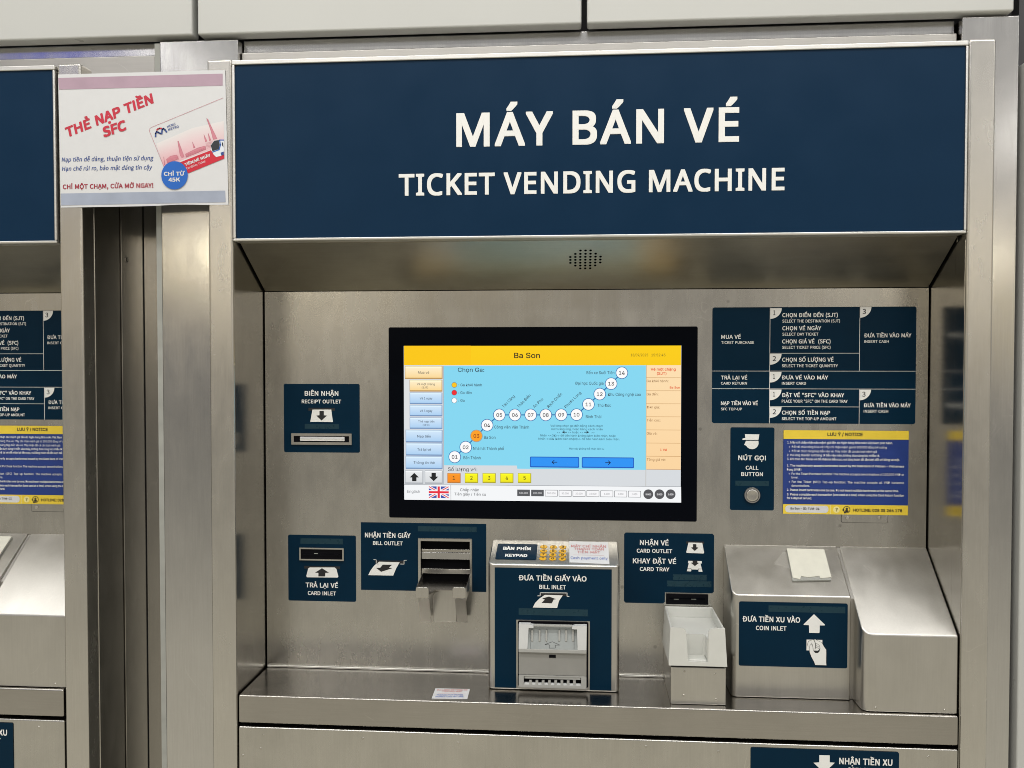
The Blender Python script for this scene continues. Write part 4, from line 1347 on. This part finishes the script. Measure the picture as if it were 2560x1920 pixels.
for x, y in ((1588, 1128), (1984, 1141)):
    mb = MB(); c = SHP.uv('Z6', x, y); dome(mb, SHP, c, [(.0018, .0002), (.0014, .0006), (.0007, .0007)], 'steel_side', 14)
    mb.build('weld_stud', sb)
# weld studs on the shelf front and the door
for par, pl, pts, nm in ((door, F0, (('B7', 292, 770), ('B7', 272, 872), ('B7', 138, 922), ('B7', 1035, 795), ('B7', 1750, 830), ('Z6', 265, 1352), ('Z6', 682, 1382), ('Z6', 1893, 1412)), 'weld_stud'),):
    for v, x, y in pts:
        mb = MB(); c = pl.uv(v, x, y); dome(mb, pl, c, [(.0022, -.0004), (.0018, .0001), (.0008, .0002)], 'steel_side', 14)
        mb.build(nm, par)

# ================================================================== the second machine, cut off by the left edge
OFF = -1.5087


def copy_tree(o, parent=None):
    c = o.copy(); COL.objects.link(c)
    if parent:
        c.parent = parent
    for k in list(o.children):
        copy_tree(k, c)
    return c


tv2 = copy_tree(tvm)
tv2.location.x += OFF
tag(tv2, 'ticket vending machine cut off by the left edge of the photo', 'ticket machine', 'ticket vending machines')


def walk(o):
    yield o
    for k in o.children:
        yield from walk(k)


for k in walk(tv2):
    if k.name.startswith('machine_number'):
        k.data = id03

# ================================================================== loose things stuck or lying on the machines
# poster taped across the gap
PO = YP(-.0012)
pa = PO.uv('Z1', 430, 552); pb = PO.uv('Z1', 1668, 518); pc = PO.uv('Z1', 450, 1538); pd = PO.uv('Z1', 1692, 1516)
poster = empty('poster', ((pa[0] + pb[0]) / 2, 0, pc[1]))
tag(poster, 'white card promotion poster taped across the gap between both machines', 'poster')
mb = MB()
NX, NZ = 24, 12


def psurf(s_, t_):
    x = (pa[0] * (1 - s_) + pb[0] * s_) * (1 - t_) + (pc[0] * (1 - s_) + pd[0] * s_) * t_
    z = (pa[1] * (1 - s_) + pb[1] * s_) * (1 - t_) + (pc[1] * (1 - s_) + pd[1] * s_) * t_
    z += .0016 * max(0, t_ - .9) * 10 * math.exp(-((s_ - .72) / .12) ** 2)
    return x, z


vs, fs = [], []
for y_ in (-.0012, -.0008):
    for j in range(NZ + 1):
        for i in range(NX + 1):
            x, z = psurf(i / NX, j / NZ)
            vs.append((x, y_, z))
M1 = (NX + 1) * (NZ + 1)
for j in range(NZ):
    for i in range(NX):
        a = j * (NX + 1) + i
        fs.append((a, a + NX + 1, a + NX + 2, a + 1)); fs.append((M1 + a, M1 + a + 1, M1 + a + NX + 2, M1 + a + NX + 1))
mb.mesh(vs, fs, 'paper_white')


def pbuild(mb, nm):
    o = mb.build(nm, poster)
    o.location = -Vector(poster.location)
    return o


pbuild(mb, 'sheet')
T1 = .0004
mb = MB()
mb.poly(PO, PO.pts('Z1', (432, 578), (1650, 546), (1650, 634), (438, 664))[::-1], T1, 'poster_pink')
pbuild(mb, 'printed_band'); mb = MB()
mb.poly(PO, PO.pts('Z1', (452, 1434), (1668, 1412), (1672, 1498), (454, 1522))[::-1], T1, 'poster_grey')
pbuild(mb, 'printed_band')
mb = MB()
mb.text(PO, 'THẺ NẠP TIỀN', 'Z1', 496, 1140, 1022, 'print_red', y1=764, cap=76, n=T1, bold=.055, slant=.12, res=6)
mb.text(PO, 'SFC', 'Z1', 770, 940, 1020, 'print_red', y1=962, cap=76, n=T1 + .0004, bold=.055, slant=.12, res=6)
mb.text(PO, 'Nạp tiền dễ dàng, thuận tiện sử dụng', 'Z1', 458, 1134, 1196, 'print_navy', y1=1188, cap=31, n=T1, bold=.012, slant=.18)
mb.text(PO, 'Hạn chế rủi ro, bảo mật đáng tin cậy', 'Z1', 460, 1124, 1262, 'print_navy', y1=1258, cap=31, n=T1, bold=.012, slant=.18)
mb.text(PO, 'CHỈ MỘT CHẠM, CỬA MỞ NGAY!', 'Z1', 466, 1136, 1400, 'print_darkred', y1=1392, cap=34, n=T1, bold=.035)
pbuild(mb, 'lettering')
# the card printed on the poster
mb = MB()
V5 = 'B5'
pk_ = [PO.p3(p, T1) for p in PO.pts(V5, (330, 1235), (640, 1290), (1330, 1105), (1325, 480), (800, 600), (200, 860))]
rose, pale = lin(222, 160, 170), lin(226, 222, 222)
mid_p = PO.p3(PO.uv(V5, 760, 900), T1)
for i_, (c1, c2) in enumerate(((rose, rose), (rose, rose), (rose, pale), (pale, pale), (pale, pale), (pale, rose))):
    mb.face([mid_p, pk_[i_], pk_[(i_ + 1) % 6]], 'print_tint', (lin(228, 194, 200), c1, c2))
mb.line(PO, PO.pts(V5, (1315, 98), (130, 585), (100, 605), (92, 650), (330, 1235)), .0005, T1 + .0002, 'print_line')
sk = [[(560, 820), (575, 815), (670, 1075), (630, 1090), (600, 1050)], [(1040, 440), (1060, 450), (1215, 775), (1150, 790), (1110, 640)], [(995, 705), (1050, 815), (1020, 830)],
      [(1065, 680), (1115, 800), (1085, 810)], [(805, 830), (850, 920), (825, 930)], [(690, 1030), (890, 930), (1020, 895), (1030, 950), (700, 1085)],
      [(375, 1120), (440, 1065), (550, 1045), (570, 1110), (390, 1180)], [(330, 1075), (345, 1180), (355, 1210), (340, 1210)]]
for p in sk:
    mb.poly(PO, PO.pts(V5, *p)[::-1], T1 + .0002, 'print_rose')
    mb.line(PO, PO.pts(V5, *p), .0003, T1 + .0003, 'print_line', closed=True)
for i in range(14):
    x = 385 + i * 14; y = 1118 - i * 4
    mb.line(PO, PO.pts(V5, (x, y), (x + 12, y + 58)), .0003, T1 + .0003, 'print_line')
for i in range(24):
    x = 700 + i * 14; y = 1040 - i * 5.4
    mb.line(PO, PO.pts(V5, (x, y), (x + 10, y + 40)), .0003, T1 + .0003, 'print_line')
for i in range(9):
    x = 1030 + i * 14; y = 850 - i * 5.4
    mb.line(PO, PO.pts(V5, (x, y), (x + 22, y + 90)), .0003, T1 + .0003, 'print_line')
for i in range(9):
    x = 700 + i * 36; y = 1040 - i * 14
    mb.line(PO, PO.pts(V5, (x, y), (x + 10, y + 40)), .0003, T1 + .0003, 'print_line')
mb.poly(PO, PO.pts(V5, (585, 1150), (1118, 955), (1330, 930), (1335, 960), (1125, 965), (600, 1168))[::-1], T1 + .0003, 'paper_white')
mb.poly(PO, PO.pts(V5, (600, 1168), (1118, 965), (1334, 990), (1334, 1105), (735, 1350), (680, 1240))[::-1], T1 + .0004, 'print_band')
# little train
mb.poly(PO, PO.pts(V5, (1110, 880), (1165, 810), (1255, 795), (1328, 800), (1330, 1040), (1290, 1058), (1200, 1080), (1160, 1040), (1120, 970))[::-1], T1 + .0006, 'train_white')
mb.poly(PO, PO.pts(V5, (1112, 890), (1170, 812), (1245, 800), (1262, 880), (1245, 950), (1140, 985))[::-1], T1 + .0008, 'train_dark')
mb.line(PO, PO.pts(V5, (1140, 1000), (1250, 960), (1275, 880), (1258, 800), (1328, 800)), .0016, T1 + .0009, 'print_blue')
mb.poly(PO, PO.pts(V5, (1295, 830), (1318, 850), (1322, 920), (1300, 890))[::-1], T1 + .0009, 'train_dark')
mb.poly(PO, PO.pts(V5, (1275, 1010), (1328, 990), (1328, 1045), (1290, 1056))[::-1], T1 + .0009, 'print_navy')
# operator mark
mb.line(PO, PO.pts(V5, (195, 742), (196, 690), (212, 660), (240, 672), (270, 688), (302, 692)), .0026, T1 + .0004, 'print_navy')
mb.line(PO, PO.pts(V5, (300, 668), (305, 620), (325, 608), (352, 630), (378, 664)), .0026, T1 + .0004, 'print_navy')
mb.line(PO, PO.pts(V5, (214, 634), (235, 614), (262, 603), (292, 604)), .0022, T1 + .0004, 'print_band')
mb.text(PO, 'HCMC', V5, 392, 532, 598, 'print_navy', y1=546, cap=38, n=T1 + .0004, bold=.02)
mb.text(PO, 'METRO', V5, 410, 584, 646, 'print_navy', y1=588, cap=38, n=T1 + .0004, bold=.02)
mb.text(PO, 'TIỀN/VÉ NGÀY', V5, 690, 1112, 1232, 'paper_white', y1=1068, cap=46, n=T1 + .0007, bold=.07)
mb.text(PO, 'Card/Day Ticket', V5, 715, 1030, 1288, 'print_pink', y1=1165, cap=34, n=T1 + .0007, bold=.02)
c = PO.uv(V5, 512, 1385); rr2 = PO.uv(V5, 731, 1385)[0] - c[0]
mb.poly(PO, ell(c[0], c[1], rr2, rr2 * 1.03, 48), T1 + .0010, 'print_blue')
mb.text(PO, 'CHỈ TỪ', V5, 338, 682, 1396, 'paper_white', y1=1390, cap=66, n=T1 + .0013, bold=.055)
mb.text(PO, '45K', V5, 414, 606, 1490, 'paper_white', cap=66, n=T1 + .0013, bold=.055)
pbuild(mb, 'printed_card')

# white paper pad taped on the coin inlet housing
CS = Plane((0, CY, 1.0182), (1, 0, 0), (0, D - CY, 1.087 - 1.0182))


def make_pad(dx, lab_):
    o = empty('paper_pad', (CS.uv('Z6', 1200, 300)[0] + dx, .09, 1.045))
    tag(o, lab_, 'paper pad', 'blank paper pads on the coin inlet lids')
    def bld(mb, nm, **k):
        q = mb.build(nm, o, **k); q.location = -Vector(o.location) + Vector((dx, 0, 0)); return q
    mb = MB(); mb.plate(CS, CS.pts('Z6', (1108, 404), (1330, 400), (1290, 226), (1074, 222)), .0003, .0040, 'seal_grey')
    bld(mb, 'backing', bevel=.0004)
    mb = MB()
    edge = [(1108, 388), (1150, 398), (1156, 380), (1200, 386), (1260, 378), (1268, 392), (1330, 386)]
    mb.plate(CS, CS.pts('Z6', *edge, (1289, 226), (1074, 220)), .0041, .0052, 'paper_cream')
    bld(mb, 'sheet')
    mb = MB(); mb.plate(CS, CS.pts('Z6', (1000, 300), (1090, 330), (1100, 300), (1076, 236), (1056, 226)), .0003, .0006, 'clear_tape')
    bld(mb, 'tape')
    return o


make_pad(0, 'blank cream paper pad taped on the lid above the coin inlet label')
make_pad(OFF, 'corner of a taped paper pad at the left edge of the photo')

# cash only card beside the keypad
q = KP.pts('S3', (748, 328), (1056, 342), (1044, 174), (748, 166))
o = empty('payment_card', (.015, BY + .04, 1.076))
tag(o, 'small white cash payment only card right of the yellow keypad', 'card')
mb = MB(); mb.plate(KP, q, .0003, .0009, 'paper_white'); x = mb.build('card', o); x.location = -Vector(o.location)
mb = MB()
for t, x0, x1, y, yb, c_, mm in (('MÁY CHỈ NHẬN', 762, 1030, 212, 220, 19, 'text_faded_red'), ('THANH TOÁN', 783, 1014, 234, 240, 17, 'text_faded_red'), ('TIỀN MẶT', 808, 985, 258, 263, 17, 'text_faded_red'), ('Cash payment only', 757, 1042, 303, 310, 19, 'text_faded_blue')):
    mb.text(KP, t, 'S3', x0, x1, y, mm, y1=yb, cap=c_, n=.0013, bold=.012)
mb.line(KP, KP.pts('S3', (776, 272), (1014, 278)), .0004, .0013, 'print_line')
x = mb.build('lettering', o); x.location = -Vector(o.location)

# small card lying on the shelf edge
SP = Plane((0, 0, ZS), (1, 0, 0), (0, 1, 0))
o = empty('shelf_card', (-.26, .02, ZS))
tag(o, 'small white card lying on the shelf edge left of the bill inlet', 'card')
q = [SP.uv('B7', 1552, 500), SP.uv('B7', 1818, 503), SP.uv('B7', 1838, 430), SP.uv('B7', 1580, 425)]
mb = MB(); mb.plate(SP, q, .0004, .0010, 'paper_white'); x = mb.build('card', o); x.location = -Vector(o.location)
mb = MB()
for t, x0, x1, y, c_, mm in (('VUI LÒNG ĐỂ TỪNG TỜ', 1590, 1818, 443, 9, 'text_faded_red'), ('TIỀN VÀO MÁY', 1628, 1776, 455, 9, 'text_faded_red'), ('PLEASE PUT PAPER', 1590, 1785, 480, 10, 'text_faded_blue'), ('MONEY ONE BY ONE', 1580, 1790, 493, 10, 'text_faded_blue')):
    mb.text(SP, t, 'B7', x0, x1, y, mm, cap=c_, n=.0013, bold=.02)
mb.line(SP, SP.pts('B7', (1600, 466), (1806, 468)), .0005, .0013, 'print_line')
x = mb.build('lettering', o); x.location = -Vector(o.location)
